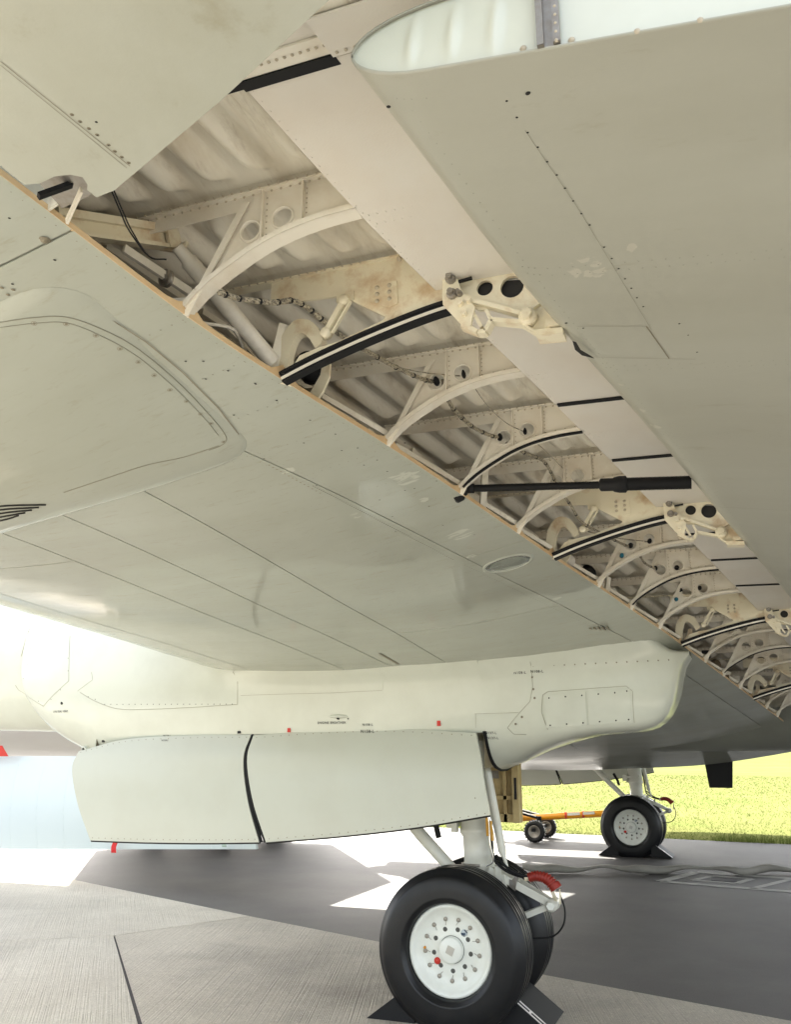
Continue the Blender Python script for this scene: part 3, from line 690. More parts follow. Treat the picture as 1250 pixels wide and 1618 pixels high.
q1, q2 = atY(195, 393, 1.78), atY(300, 462, 2.0); B().bar(q1, q2, .012, .026).build('brace', 'tubem', WING)
B().lathe([(.001, -.012), (.012, -.012), (.012, -.006), (.022, -.006), (.026, -.008), (.026, -.005), (.022, 0), (.026, .005), (.026, .008), (.001, .008)], atY(262, 440, 1.92), (.3, 1, .1), 24, smooth=False).build('pulley', 'dull', WING)
b = B(); b.bar(atY(105, 350, 1.40), atY(128, 300, 1.36), .006, .02); b.build('bracket', 'rib', WING)
b = B(); b.bar(atY(60, 310, 1.33), atY(135, 283, 1.40), .02, .01); b.build('seal_strip', 'black', WING)
for o_ in (0, 4):
    b = B(); b.tube(spline([atY(175+o_, 300, 1.45), atY(190+o_, 335, 1.52), atY(204+o_, 365, 1.58), atY(235, 405, 1.68), atY(262, 410, 1.75)], 6), .0022, 6); b.build('cable', 'black', WING)
def bundle(pts, r=.0075, name='cable_bundle'):
    P = spline(pts, 14); b = B(); L = 0
    for k in range(4):
        Q = []
        for i, p in enumerate(P):
            d = (P[min(i+1, len(P)-1)]-P[max(i-1, 0)]).normalized(); u, w = frame(d); a = i*.5+k*pi/2
            Q.append(p+(u*cos(a)+w*sin(a))*r*.62)
        b.tube(Q, r*.52, 6)
    b.build(name, 'wire', WING)
    t = B()
    for i in range(4, len(P)-2, 9):
        d = (P[i+1]-P[i]).normalized(); t.tube([P[i], P[i]+d*.006], r*1.25, 9)
    t.build('cable_ties', 'black', WING, kind='stuff')
bundle([atY(345, 462, 1.86), atY(380, 472, 1.93), atY(430, 478, 2.02), atY(462, 475, 2.1), atY(488, 488, 2.18), atY(512, 508, 2.24), atY(545, 535, 2.33), atY(580, 555, 2.45), atY(625, 580, 2.62), atY(665, 598, 2.78), atY(684, 603, 2.88)])
bundle([atY(700, 600, 2.9), atY(708, 632, 2.97), atY(725, 655, 3.08), atY(748, 675, 3.2), atY(775, 688, 3.33), atY(790, 691, 3.42)])
bundle([atY(800, 700, 3.44), atY(830, 716, 3.52), atY(858, 728, 3.66), atY(872, 748, 3.8), atY(878, 765, 3.93)], .0065)
bundle([atY(880, 770, 3.95), atY(900, 795, 4.05), atY(920, 825, 4.2), atY(955, 845, 4.45), atY(985, 860, 4.8), atY(997, 864, 4.92)], .0065)
bundle([atY(1010, 875, 5.0), atY(1020, 890, 5.2), atY(1035, 898, 5.38)], .006)
for P_, r in (([atY(612, 575, 2.5), atY(640, 583, 2.62), atY(680, 590, 2.8), atY(727, 594, 2.9)], .0022), ([atY(745, 605, 2.95), atY(770, 640, 3.15), atY(800, 668, 3.3), atY(828, 682, 3.41)], .0018), ([atY(835, 690, 3.45), atY(862, 712, 3.7), atY(895, 745, 3.95)], .0018), ([atY(930, 840, 4.35), atY(975, 850, 4.6), atY(1025, 856, 4.95)], .003)):
    b = B(); b.tube(spline(P_, 6), r, 6); b.build('cable', 'wire', WING)
for (x, y, Y, m, r) in ((690, 603, 2.885, 'black', .012), (733, 592, 2.885, 'black', .008), (790, 691, 3.415, 'black', .012), (830, 682, 3.415, 'black', .008), (997, 862, 4.90, 'black', .014), (1027, 855, 4.90, 'black', .012), (983, 878, 4.88, 'teal', .012),
                        (1036, 898, 5.41, 'black', .014), (1070, 897, 5.41, 'black', .014), (1076, 933, 5.93, 'black', .015), (1106, 929, 5.93, 'black', .014), (1069, 947, 5.91, 'teal', .013), (878, 767, 3.93, 'black', .012)):
    p = atY(x, y, Y); B().lathe([(.001, -.02), (r*.7, -.02), (r, -.008), (r, .008), (r*.5, .03), (.001, .03)], p, (.2, -1, .1), 10).build('connector', m, WING, label='teal protective cap' if m == 'teal' else None)

# screw jack --------------------------------------------------------
j1, j2 = atY(738, 772, 3.43), atY(1100, 762, 3.50)
dj = j2-j1; L_ = dj.length; prof = [(.001, 0), (.02, 0), (.02, .03)]
n = 95
for i in range(n):
    h = .03+(.60*L_-.03)*i/n; prof += [(.0135, h), (.0165, h+.0015)]
h0 = .60*L_; prof += [(.023, h0), (.026, h0+.004), (.026, h0+.05), (.030, h0+.055), (.034, h0+.075), (.034, h0+.10), (.027, h0+.105)]
for i in range(50):
    h = h0+.105+(L_*.985-h0-.105)*i/50; prof += [(.0245, h), (.0275, h+.0025)]
jk = B(); jk.lathe(prof, j1, dj, 20); jk.build('screw_jack', 'black', ROOT, label='black ribbed screw jack that drives the flap')
B().lathe([(.001, -.04), (.022, -.04), (.034, -.02), (.034, .02), (.02, .035), (.001, .035)], j1+V((-.03, -.01, -.015)), (.5, .2, .9), 16).build('universal_joint', 'black', ROOT)

# ------------------------------------------------------------------ flap
def flap_sec(Y, x, top):
    # lower surface z and upper surface z at rel x
    nx = .872; u = x-nx
    e = sqrt(max(0, 1-(1-min(1, u/.14))**2))
    zl = .03-.06*e-.118*max(0, u-.0); zu = .03+.105*sqrt(max(0, 1-(1-min(1, u/.30))**2))-.118*u*1.0-.10*max(0, u-.35)**1.2*1.3
    return rel(Y, x, zu if top else zl)
FX = [.872, .874, .88, .89, .905, .925, .95, .98, 1.02, 1.08, 1.16, 1.26, 1.4, 1.6, 1.8, 2.0]
FY0, FY1 = 1.30, 9.7
def flap():
    b = B(); Ys = lin(FY0, FY1, 36)
    b.grid(lambda x, Y: flap_sec(Y, x, 0), FX, Ys); b.grid(lambda x, Y: flap_sec(Y, x, 1), FX, Ys)
    b.grid(lambda s_, Y: flap_sec(Y, 2.0, int(s_)), [0, 1], Ys)
    return b
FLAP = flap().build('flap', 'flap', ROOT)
# outboard end rib: beaded plate let in behind a thin skin rim
b = B()
def endp(x, s_, off=0):
    p, q = flap_sec(FY0, x, 0), flap_sec(FY0, x, 1); r = p+(q-p)*s_; u = x-.872
    bead = 0
    for xc in (.985, 1.065, 1.145):
        xs2 = x-.02*s_; bead += exp(-((xs2-xc)/.012)**2)*sin(pi*min(1, max(0, (s_-.08)/.84)))
    return r+V((0, .004-.010*bead+off, 0))
xs_ = [.8725, .875, .88, .885, .892, .90, .912, .925, .938]+lin(.95, 1.19, 50)+[1.2, 1.3, 1.5, 1.75, 2.0]
b.grid(lambda x, s_: endp(x, s_), xs_, lin(0.02, .98, 9)); b.build('end_rib', 'white', FLAP)
b = B()     # rim
for top in (0, 1):
    b.add([V(flap_sec(FY0, x, top))+o_ for x in FX for o_ in (V((0, -.004, 0)), V((0, .01, 0)), V((.004, -.004, .004*(1-2*top))))], [(3*i+a_, 3*i+c_, 3*i+3+c_, 3*i+3+a_) for i in range(len(FX)-1) for a_, c_ in ((0, 1), (0, 2))], True)
b.build('end_rim', 'flap', FLAP)
b = B(); p = flap_sec(FY0, 1.232, 0); q = flap_sec(FY0, 1.232, 1); b.ob(p+V((0, -.002, .002)), (.012, 0, 0), (0, -.012, 0), q-p); b.ob(p+V((.028, -.002, .002)), (.012, 0, 0), (0, -.010, 0), q-p); b.ob(p+V((.012, .0, .002)), (.016, 0, 0), (0, -.003, 0), q-p)
b.build('joint_angle', 'dull', FLAP)
b = B()
for i in range(9):
    for dx in (1.238, 1.266): b.dome(V(endp(dx, .05+i*.11))+V((0, -.014, 0)), (0, -1, 0), .004, .004, 8)
for x in (1.205, 1.29): b.dome(V(endp(x, .09))+V((0, -.002, 0)), (0, -1, 0), .0065, .004, 8)
for x in (1.40, 1.50): b.dome(V(flap_sec(FY0, x, 0))+V((0, -.003, .004)), (0, -1, 0), .006, .004, 8)
b.build('end_rivets', 'rivet', FLAP, kind='stuff')
def onflap(x, y):
    r = ray(x, y); lo_, hi_ = .3, 12.0
    def g(t):
        p = C_O+r*t; L = lip(p.y); return p.z-(L.z-.03-.118*(p.x-L.x-.872))
    for i in range(40):
        m_ = (lo_+hi_)/2
        if g(m_) > 0: hi_ = m_
        else: lo_ = m_
    return C_O+r*lo_
b = B()
for (x, y, r) in ((835, 147, .0055), (614, 168, .0045), (895, 510, .004), (922, 518, .003), (1102, 556, .003), (1088, 529, .0025), (1074, 511, .003)): b.dome(onflap(x, y)+V((0, 0, -.001)), DN, r, .0006, 8)
for x, y in ((801, 159), (817, 185), (834, 209), (850, 232), (865, 255), (880, 276), (893, 297), (906, 317), (919, 337), (932, 355), (955, 390), (967, 408), (978, 424), (988, 440), (998, 455), (1007, 470), (1017, 484)): b.dome(onflap(x, y)+V((0, 0, -.001)), DN, .0028, .0005, 6)
b.build('flap_fasteners', 'hole', FLAP, kind='stuff')
b = B()
for Y in [1.36, 1.9, 2.42, 2.95, 3.5, 4.05, 4.6, 5.2, 5.8]:
    for dy in (0, .028) if Y > 1.4 else (0,):
        x = .93
        while x < 1.98: p = flap_sec(Y+dy, x, 0); b.dome(p, DN, .0022, .0005, 5); x += .03
for x in (.945, 1.62):
    Y = 1.36
    while Y < 6: b.dome(flap_sec(Y, x, 0), DN, .0022, .0005, 5); Y += .03
b.build('flap_rivets', 'flapr', FLAP, kind='stuff')
# seam and access strip on the flap
def strip_px(pts, w, name, m, parent, on=onflap, dz=-.0012, n=8):
    b = B()
    for (x0, y0), (x1, y1) in zip(pts[:-1], pts[1:]):
        for i in range(n):
            p = on(x0+(x1-x0)*i/n, y0+(y1-y0)*i/n); q = on(x0+(x1-x0)*(i+1)/n, y0+(y1-y0)*(i+1)/n); d = (q-p).normalized(); s_ = d.cross(V((0, 0, 1))).normalized()*w/2
            b.add([p-s_+V((0, 0, dz)), q-s_+V((0, 0, dz)), q+s_+V((0, 0, dz)), p+s_+V((0, 0, dz))], [(0, 1, 2, 3)])
    return b.build(name, m, parent)
strip_px([(830, 205), (915, 330), (1030, 520)], .0009, 'seam', 'skin2', FLAP)
strip_px([(1022, 515), (1058, 566)], .003, 'seam', 'screw', FLAP); strip_px([(912, 515), (1022, 515)], .0012, 'seam', 'screw', FLAP)
strip_px([(930, 563), (985, 565), (1100, 567)], .0012, 'seam', 'screw', FLAP)
strip_px([(1125, 800), (1245, 806)], .0014, 'seam', 'screw', FLAP)
M['scuff'] = mat('chalky_scuff', c(.475, .455, .375), .42, c2=c(.40, .385, .31), sc1=9, amt=.9, lo=.42, hi=.6, stretch=(1, 2.5, 1))
def blob_px(pts, name, m, parent, on=onflap, dz=-.0004):
    q_ = spline([V((a, b_, 0)) for a, b_ in list(pts)+[pts[0]]], 4)[:-1]; pts = [(q.x, q.y) for q in q_]
    P = [on(*p)+V((0, 0, dz)) for p in pts]; ce = sum(P, V())/len(P); b = B(); n = len(P)
    b.add(P, [tuple(range(n))]); return b.build(name, m, parent)

add_wear_glare(M['flap'], [(onflap(930, 425), .085), (onflap(1000, 392), .03), (onflap(1035, 680), .05), (onflap(1015, 655), .04), (onflap(980, 615), .03)], c(.50, .48, .40), 22, .68, .74, (1, 1, 1))
b = B(); nt_ = [onflap(*q)+V((0, 0, -.0013)) for q in ((905, 538), (909, 552), (920, 561), (940, 566), (935, 562), (918, 552), (911, 540))]; b.add(nt_, [tuple(range(7))]); b.build('track_slot', 'hole', FLAP)
# aileron / outer trailing panel at upper left ------------------------
def ailp(x, y):
    n_ = V((.218, 1, -.12278)).cross(V((1, 0, -.08))); r = ray(x, y); p0 = V((-1.745, 0, 3.134)); t = (p0-C_O).dot(n_)/r.dot(n_); return C_O+r*t
ol = [(-60, 222), (0, 262), (38, 292), (62, 290), (85, 279), (110, 276), (130, 280), (138, 292), (137, 300), (152, 312), (180, 301), (350, 158), (520, 0), (640, -110), (500, -420), (-100, -420)]
b = B(); b.prism([ailp(*p) for p in ol], (0, 0, .02)); AIL = b.build('aileron', 'ail', ROOT, label='grey outer trailing-edge panel with a row of screws')
b = B(); 
for (x, y) in ((113, 181), (126, 192), (140, 203), (153, 213), (171, 229), (181, 239), (192, 248), (203, 257)): b.dome(ailp(x, y)-V((0, 0, .0005)), DN, .0045, .001, 10)
b.build('screws', 'screw', AIL, kind='stuff')
b = B()
for (x, y) in ((113, 181), (126, 192), (140, 203), (153, 213), (171, 229), (181, 239), (192, 248), (203, 257)): b.dome(ailp(x, y)-V((0, 0, .0014)), DN, .0016, .0004, 6)
b.dome(ailp(152, 193), DN, .0035, .0006, 8); b.build('fastener_dots', 'hole', AIL, kind='stuff')
strip_px([(0, 96), (205, 262)], .0016, 'seam', 'screw', AIL, ailp); strip_px([(0, 102), (200, 265)], .0012, 'seam', 'screw', AIL, ailp)
# metal seal beneath the notch
b = B(); b.prism([ailp(*p)+V((0, 0, .035)) for p in ((40, 290), (150, 265), (140, 330), (95, 350))], (0, 0, .003)); b.build('seal_plate', 'dull', AIL)

# ------------------------------------------------------------------ outboard nacelle tail (bulge under the wing)
def obn():
    b = B(); Yc, hw = 2.10, .50
    dep = [(0, .0), (.02, .008), (.06, .014), (.15, .024), (.4, .052), (.8, .105), (1.3, .20), (2.0, .36), (2.6, .45), (3.2, .52)]
    def fn(u, s_):
        x = -1.50-u; w = hw*(1 if u > .16 else (1-(1-u/.16)**2)**.5*.30+.70)
        th = pi*s_; yy = -cos(th); yy = math.copysign(abs(yy)**.62, yy); zz = abs(sin(th))**.62
        Y = Yc+w*yy; L = lip(Y); base_ = L.z+crom(PROF, min(1, max(0, (L.x-x)/LC(Y))))*max(.97, LC(Y)/3.65)
        fl = .010*(1-zz)**3
        return V((x, Y+fl*(1 if yy > 0 else -1), base_+.002-crom(dep, u)*zz))
    us = [0, .005, .015, .03, .05, .08, .12, .16, .22, .3, .4, .55, .7, .9, 1.1, 1.3, 1.6, 2, 2.4, 2.8, 3.2, 3.6, 4.2, 4.8]
    b.grid(fn, us, lin(0, 1, 40)); return b, fn
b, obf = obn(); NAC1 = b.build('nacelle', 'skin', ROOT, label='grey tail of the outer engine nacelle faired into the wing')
from mathutils.bvhtree import BVHTree
def picker(o, world):
    me = o.data; T = BVHTree.FromPolygons([v.co+world for v in me.vertices], [tuple(p.vertices) for p in me.polygons])
    def f(x, y, off=.001):
        r = ray(x, y).normalized(); h = T.ray_cast(C_O, r)
        if h[0] is None: return None, None
        n = h[1] if h[1].dot(r) < 0 else -h[1]; return h[0]+n*off, n
    return f
pk1 = picker(NAC1, WLOC[NAC1.name])
def pline(pk, px, r, name, m, parent, k=6):
    P = [pk(q.x, q.y)[0] for q in spline([V((a, b_, 0)) for a, b_ in px], k)]; P = [p for p in P if p is not None]
    if len(P) > 2: B().tube(P, r, 5).build(name, m, parent)
pline(pk1, [(-6, 510), (50, 502), (105, 501), (165, 522), (220, 553), (283, 606), (330, 655), (356, 688), (352, 702), (330, 711)], .0016, 'fairing_seam', 'skin2', NAC1)
pline(pk1, [(-6, 518), (50, 511), (105, 510), (160, 531), (215, 562), (275, 612), (322, 660), (345, 688)], .0010, 'fairing_seam', 'skin2', NAC1)
pline(pk1, [(345, 704), (290, 722), (230, 735), (160, 758), (100, 778)], .0014, 'fairing_seam', 'skin2', NAC1)
b = B()
for (x, y) in ((57, 497), (108, 498), (155, 516), (193, 537), (222, 558), (247, 579), (272, 602), (298, 620), (320, 640), (337, 655), (357, 684)):
    p, n_ = pk1(x-4, y+14)
    if p is not None: b.dome(p, n_, .0042, .0008, 12); b.lathe([(.0068, .0002), (.0074, .0006), (.0080, .0002)], p-n_*.001, n_, 14)
b.build('screws', 'screw', NAC1, kind='stuff')
strip_px([(0, 502), (60, 492), (120, 490), (180, 508), (230, 540), (290, 590), (345, 645), (376, 685), (378, 700), (355, 716), (300, 728)], .004, 'fairing_edge', 'screw', NAC1, lambda x, y: onwing(x, y, -.002), -.0005, 4)
for i in range(5):
    pline(pk1, [(-8, 800+i*6), (22-i*2, 798+i*5.2), (72-i*11, 797+i*4.2)], .0045, 'exhaust_louvre', 'hole', NAC1)
# ------------------------------------------------------------------ inboard nacelle
NY = 6.5
ZB = [(-5.76, 2.35), (-5.74, 2.18), (-5.66, 2.02), (-5.5, 1.87), (-5.3, 1.76), (-5.03, 1.66), (-4.9, 1.60), (-4.5, 1.5), (-2.5, 1.47), (-1.65, 1.60), (-1.3, 1.75), (-1.0, 1.83), (-.8, 1.852), (-.67, 1.86), (-.56, 1.89), (-.49, 1.94), (-.44, 2.01), (-.40, 2.10), (-.375, 2.2), (-.355, 2.28), (-.305, 2.36)]
WD = [(-5.76, .47), (-5.7, .51), (-5.5, .56), (-5.2, .59), (-4.8, .60), (-2.4, .60), (-1.8, .585), (-1.4, .555), (-1.1, .51), (-.8, .45), (-.6, .39), (-.45, .32), (-.36, .25), (-.305, .17)]
ZT = [(-5.76, 3.3), (-4.5, 3.45), (-3.5, 3.4), (-2, 3.2), (-1, 3.0), (-.6, 2.62), (-.45, 2.42), (-.305, 2.385)]
HL = [(-5.0, 1.725), (-4.9, 1.745), (-4.55, 1.81), (-4.1, 1.838), (-3.4, 1.848), (-1.65, 1.852)]
def nac_hw(x, z):
    zb, zt, w = crom(ZB, x), crom(ZT, x), crom(WD, x); zc = max(2.36, zb+.02) if x > -.7 else 2.36
    r = (zc-z)/(zc-zb) if z < zc else (z-zc)/(zt-zc); r = min(1, max(0, r)); nn = 2.7+max(0, min(1, (x+1.5)/.5))*3.0*(z < zc)
    h = w*(1-r**nn)**(1/nn)
    if x > -3.75:
        L = lip(NY-.6); zs = L.z+crom(PROF, max(0, (L.x-x)/LC(5.9)))*LC(5.9)/3.65
        if z < zs+.1 and r < .999: h += .085*exp(-max(0, zs-z-.0)/.045)*min(1, (x+3.75)/.4)
    return h
def nac_pt(x, z, off=0, side=-1): return V((x, NY+side*(nac_hw(x, z)+off), z))
def seam_patch(poly, name, m, parent, off=.004, nx=14, nz=8):   # raised panel on the nacelle side: poly given by bounds functions
    x0, x1, zlo, zhi = poly
    b = B(); b.shell(lambda s_, t, o_: nac_pt(x0+(x1-x0)*s_, zlo(x0+(x1-x0)*s_)*(1-t)+zhi(x0+(x1-x0)*s_)*t, off-o_), lin(0, 1, nx), lin(0, 1, nz), off+.002); return b.build(name, m, parent)
def build_nacelle(lbl):
    near = not MIR
    b = B(); xs1 = [-5.76, -5.755, -5.745, -5.72, -5.68, -5.6, -5.5, -5.35, -5.2, -5.03, -4.9]
    xs2 = lin(-4.9, -1.65, 40); xs3 = [-1.65, -1.5, -1.35, -1.2, -1.05, -.95, -.85, -.75, -.67, -.61, -.56, -.51, -.47, -.43, -.4, -.37, -.345, -.33, -.32, -.315, -.31, -.305]
    TH = 1.0
    def zr(x, t, lo_=None):
        zb = crom(ZB, x) if lo_ is None else lo_; zt = crom(ZT, x); return zb+(zt-zb)*t
    for side in (-1, 1):
        for xs_ in (xs1, xs3):
            tt = [(1-cos(pi*i/34))/2 for i in range(35)]
            b.grid(lambda x, t: nac_pt(x, zr(x, t), 0, side), xs_, tt)
        b.grid(lambda x, t: nac_pt(x, zr(x, t, crom(HL, x)), 0, side), xs2, [0, .01, .03, .06]+lin(.09, .9, 22)+[.95, .98, 1.0])
    b.grid(lambda s_, z: V((-5.76, NY+(s_*2-1)*nac_hw(-5.76, z), z)), [0, 1], lin(2.35, 3.3, 10))
    # wheel-well lips and bulkheads
    for X in (-4.9, -1.65):
        zb = crom(ZB, X); Z = lin(zb, crom(HL, X)+.002, 10)
        b.grid(lambda z, s_: V((X, NY+s_*nac_hw(X, z), z)), Z, [-1, -.5, 0, .5, 1])
    N = b.build('nacelle', 'white', ROOT, label=lbl)
    b = B(); b.grid(lambda z, s_: V((-1.66, NY+s_*.5, z)), [1.62, 2.3], [-1, 0, 1]); b.grid(lambda z, s_: V((-4.88, NY+s_*.5, z)), [1.62, 2.3], [-1, 0, 1])
    b.grid(lambda x, s_: V((x, NY+s_*.52, 2.25)), [-4.88, -1.66], [-1, 0, 1]); b.build('wheel_well', 'spar', N)
    b = B(); Z = lin(crom(ZB, -1.65)+.002, 1.86, 12)
    b.tube([V((-1.655, NY+(nac_hw(-1.65, z)+.004), z)) for z in reversed(Z)]+[V((-1.655, NY-(nac_hw(-1.65, z)+.004), z)) for z in Z], .013, 8); b.build('well_seal', 'black', N)
    # forward cowl and intake
    b = B()
    def cw(x, a):
        w = .40+.05*(x+7.2)/1.5; return V((x, NY-sin(a)*w, 2.62-cos(a)*(.70+.02*(x+7.2))))
    b.grid(cw, [-7.2, -7, -6.6, -6.2, -5.9, -5.65], lin(0, 2*pi, 41)); b.build('cowl', 'white', N)
    b = B(); b.lathe([(.40, 0), (.33, .25), (.18, .5), (.01, .62)], (-7.2, NY, 2.62), (-1, 0, 0), 30); b.build('spinner', 'fuse', N)
    return N
N2 = build_nacelle('near cream nacelle with the open wheel well')
# details on the near side
def pz(x, y):
    Yv = 5.92
    for i in range(8): p = atY(x, y, Yv); Yv = .5*Yv+.5*(NY-nac_hw(p.x, p.z))
    p = atY(x, y, Yv); return p.x, p.z
top = lambda x: 2.30
def qpanel(c4, name, off=.006, nx=8, nz=6):
    P = [pz(*q) for q in c4]; b = B()
    f = lambda s_, t, o_: nac_pt((1-t)*((1-s_)*P[0][0]+s_*P[1][0])+t*((1-s_)*P[3][0]+s_*P[2][0]), (1-t)*((1-s_)*P[0][1]+s_*P[1][1])+t*((1-s_)*P[3][1]+s_*P[2][1]), off-o_)
    b.shell(f, lin(0, 1, nx), lin(0, 1, nz), off+.002); return b.build(name, 'white', N2)
qpanel([(861, 1099), (926, 1093), (929, 1146), (864, 1150)], 'access_panel')
qpanel([(929, 1093), (996, 1088), (999, 1140), (932, 1146)], 'access_panel')
qpanel([(385, 1068), (605, 1066), (605, 1090), (385, 1096)], 'side_panel', .003, 14, 4)
fr = B()
def nseam(pts, r=.0035, m='screw', name='seam', parent=N2, n=6):
    b = B(); P = []
    for (x0, z0), (x1, z1) in zip(pts[:-1], pts[1:]): P += [nac_pt(x0+(x1-x0)*i/n, z0+(z1-z0)*i/n, .0005) for i in range(n)]
    P.append(nac_pt(*pts[-1], .0005)); b.tube(P, r, 5); return b.build(name, m, parent)
def pseam(px, r=.003, m='seamline', sm=0):
    r *= .72
    P = [V((q[0], q[1], 0)) for q in px]
    if sm: P = spline(P, sm)
    return nseam([pz(q.x, q.y) for q in P], r, m)
pseam([(866, 1153), (856, 1125), (858, 1098), (866, 1093), (990, 1084), (1000, 1092), (1003, 1142)], .0022)
pseam([(838, 1045), (842, 1085), (838, 1108), (802, 1150), (812, 1160), (832, 1161)], .002)
pseam([(50, 985), (24, 1064), (0, 1074)], .003); pseam([(30, 1080), (68, 1116), (108, 1076), (110, 1005)], .0022)
pseam([(122, 1092), (146, 1074), (144, 1062)], .002)
pseam([(126, 1094), (150, 1108), (185, 1120), (230, 1121), (300, 1118), (375, 1113)], .0026, 'seamline', 5); pseam([(375, 1113), (375, 1075), (368, 1062)], .0026)
pseam([(380, 1099), (440, 1097), (520, 1095), (604, 1091)], .0016)
pseam([(750, 1128), (820, 1126)], .0014); pseam([(752, 1128), (752, 1150)], .0014)
pseam([(384, 1020), (380, 1050), (368, 1062)], .002)
b = B()
for (x, y) in [(868+i*26, 1103-i*2.1) for i in range(6) if i != 5]+[(870+i*26, 1146-i*1.9) for i in range(6) if i != 5]+[(991, 1092), (994, 1137)]:
    b.dome(nac_pt(*pz(x, y), .006), (0, -1, 0), .0055, .002, 8)
for i in range(22): b.dome(nac_pt(*pz(165+i*9.6, 1113-.02*i), .001), (0, -1, 0), .0038, .001, 6)
for (x, y) in ((139, 1101), (150, 1105), (36, 1072), (42, 1050), (48, 1025), (80, 1105), (95, 1090), (107, 1060), (107, 1040), (60, 1108)): b.dome(nac_pt(*pz(x, y), .001), (0, -1, 0), .0038, .001, 6)
b.dome(nac_pt(*pz(97, 1111)), (0, -1, 0), .014, .004, 10)
b.build('panel_screws', 'hole', N2, kind='stuff')
b = B()
for i in range(15): b.dome(nac_pt(*pz(826+i*16.5, 1054-i*.8)), (0, -1, -.3), .006, .002, 8)
for (x, y) in ((841, 1070), (843, 1089), (845, 1103), (825, 1133), (815, 1144)): b.dome(nac_pt(*pz(x, y)), (0, -1, 0), .008, .002, 8)
b.build('fairing_screws', 'screw', N2, kind='stuff')
def ntext(s_, x, z, size, name='stencil', off=.003, parent=N2):
    p = nac_pt(x, z, off); text(s_, size, p, V((1, (nac_pt(x+.1, z, off).y-p.y)/.1, 0)), V((0, (nac_pt(x, z+.02, off).y-p.y)/.02, 1)), name, 'ink', parent)

for s_, x, y, h in (('N158-L', 258, 1164, .020), ('N158-L', 573, 1147, .023), ('N108-L', 812, 1065, .024), ('N108-L', 839, 1063, .024), ('ENGINE BREATHER', 502, 1144, .023), ('LAB SEAL VENT', 84, 1126, .022), ('N137-L', 767, 1160, .022), ('N137-L', 770, 1168, .022)):
    ntext(s_, *pz(x, y), h)
# breather scoop
bx, bz = pz(535, 1132); b = B()
b.grid(lambda s_, a: nac_pt(bx-.075+.15*s_, bz+.014*cos(a)*sin(pi*s_)**.5, .022*sin(a)*sin(pi*min(1, s_*.9+.1))**.6), lin(0, 1, 12), lin(0, pi, 9)); b.build('breather_scoop', 'white', N2)
b = B(); b.dome(nac_pt(bx, bz-.016, .012), (0, -.6, -1), .012, .006, 8); b.dome(nac_pt(bx+.075, bz-.016, .006), (0, -.6, -1), .006, .006, 8); b.build('breather_hole', 'hole', N2)
for x, y, h in ((163, 1172, .03), (378, 1158, .03), (457, 1156, .05), (694, 1146, .06)):
    qx, qz = pz(x, y); b = B(); b.ob(nac_pt(qx-.012, qz-.005, .012), (.024, 0, 0), (0, .02, 0), (0, 0, h*.6)); b.build('door_latch', 'red' if y < 1157 else 'hole', N2)
b = B(); p = nac_pt(-5.06, 1.745, 0); b.lathe([(.03, 0), (.034, .01), (.030, .06), (.02, .06)], p+V((0, .01, 0)), (-.3, -1, -.2), 14); b.build('drain_scoop', 'white', N2)
B().lathe([(.001, 0), (.03, 0)], p+V((-.012, -.04, -.01)), (-.3, -1, -.2), 14).build('drain_hole', 'hole', N2)
# silvered joint strips on the wing above the nacelle
for pts in (((375, 1060), (430, 1060)), ((450, 1060), (510, 1060)), ((530, 1058), (620, 1057)), ((625, 1057), (695, 1053)), ((810, 1039), (885, 1030)), ((905, 1028), (940, 1023)), ((693, 1051), (748, 1048))):
    strip_px(pts, .006, 'joint_strip', 'white', WING, lambda x, y: onwing(x, y-7, -.002), 0, 4)
strip_px([(600, 1033), (630, 1050)], .02, 'vent_slot', 'screw', WING, lambda x, y: onwing(x, y, -.002), 0, 3)

# gear doors --------------------------------------------------------
DP = [(1.0, 5.88), (1.2, 5.865), (1.5, 5.868), (1.7, 5.892), (1.8, 5.925), (1.87, 5.95)]
def door_pt(x, y):
    Yv = 5.9
    for i in range(4): p = atY(x, y, Yv); Yv = crom(DP, p.z)
    return atY(x, y, Yv)
def lerp_path(pts, s_):
    if s_ >= 1: return pts[-1]
    return (crom([(i/(len(pts)-1), p[0]) for i, p in enumerate(pts)], s_), crom([(i/(len(pts)-1), p[1]) for i, p in enumerate(pts)], s_))
def coons(T_, Bt, L_, R_):
    def f(s_, t):
        a, b_, l, r = lerp_path(T_, s_), lerp_path(Bt, s_), lerp_path(L_, t), lerp_path(R_, t); o = []
        for k in (0, 1):
            o.append((1-t)*a[k]+t*b_[k]+(1-s_)*l[k]+s_*r[k]-((1-s_)*(1-t)*T_[0][k]+s_*(1-t)*T_[-1][k]+(1-s_)*t*Bt[0][k]+s_*t*Bt[-1][k]))
        return o
    return f
DOORS = [coons([(124, 1187), (200, 1168), (300, 1162), (396, 1161)], [(142, 1328), (230, 1331), (320, 1332), (409, 1331)], [(124, 1187), (113, 1215), (122, 1270), (142, 1328)], [(396, 1161), (384, 1200), (391, 1265), (409, 1331)]),
         coons([(400, 1162), (510, 1154), (620, 1151), (752, 1158)], [(420, 1331), (540, 1321), (660, 1307), (774, 1288)], [(400, 1162), (390, 1200), (399, 1265), (420, 1331)], [(752, 1158), (760, 1200), (766, 1240), (774, 1288)])]
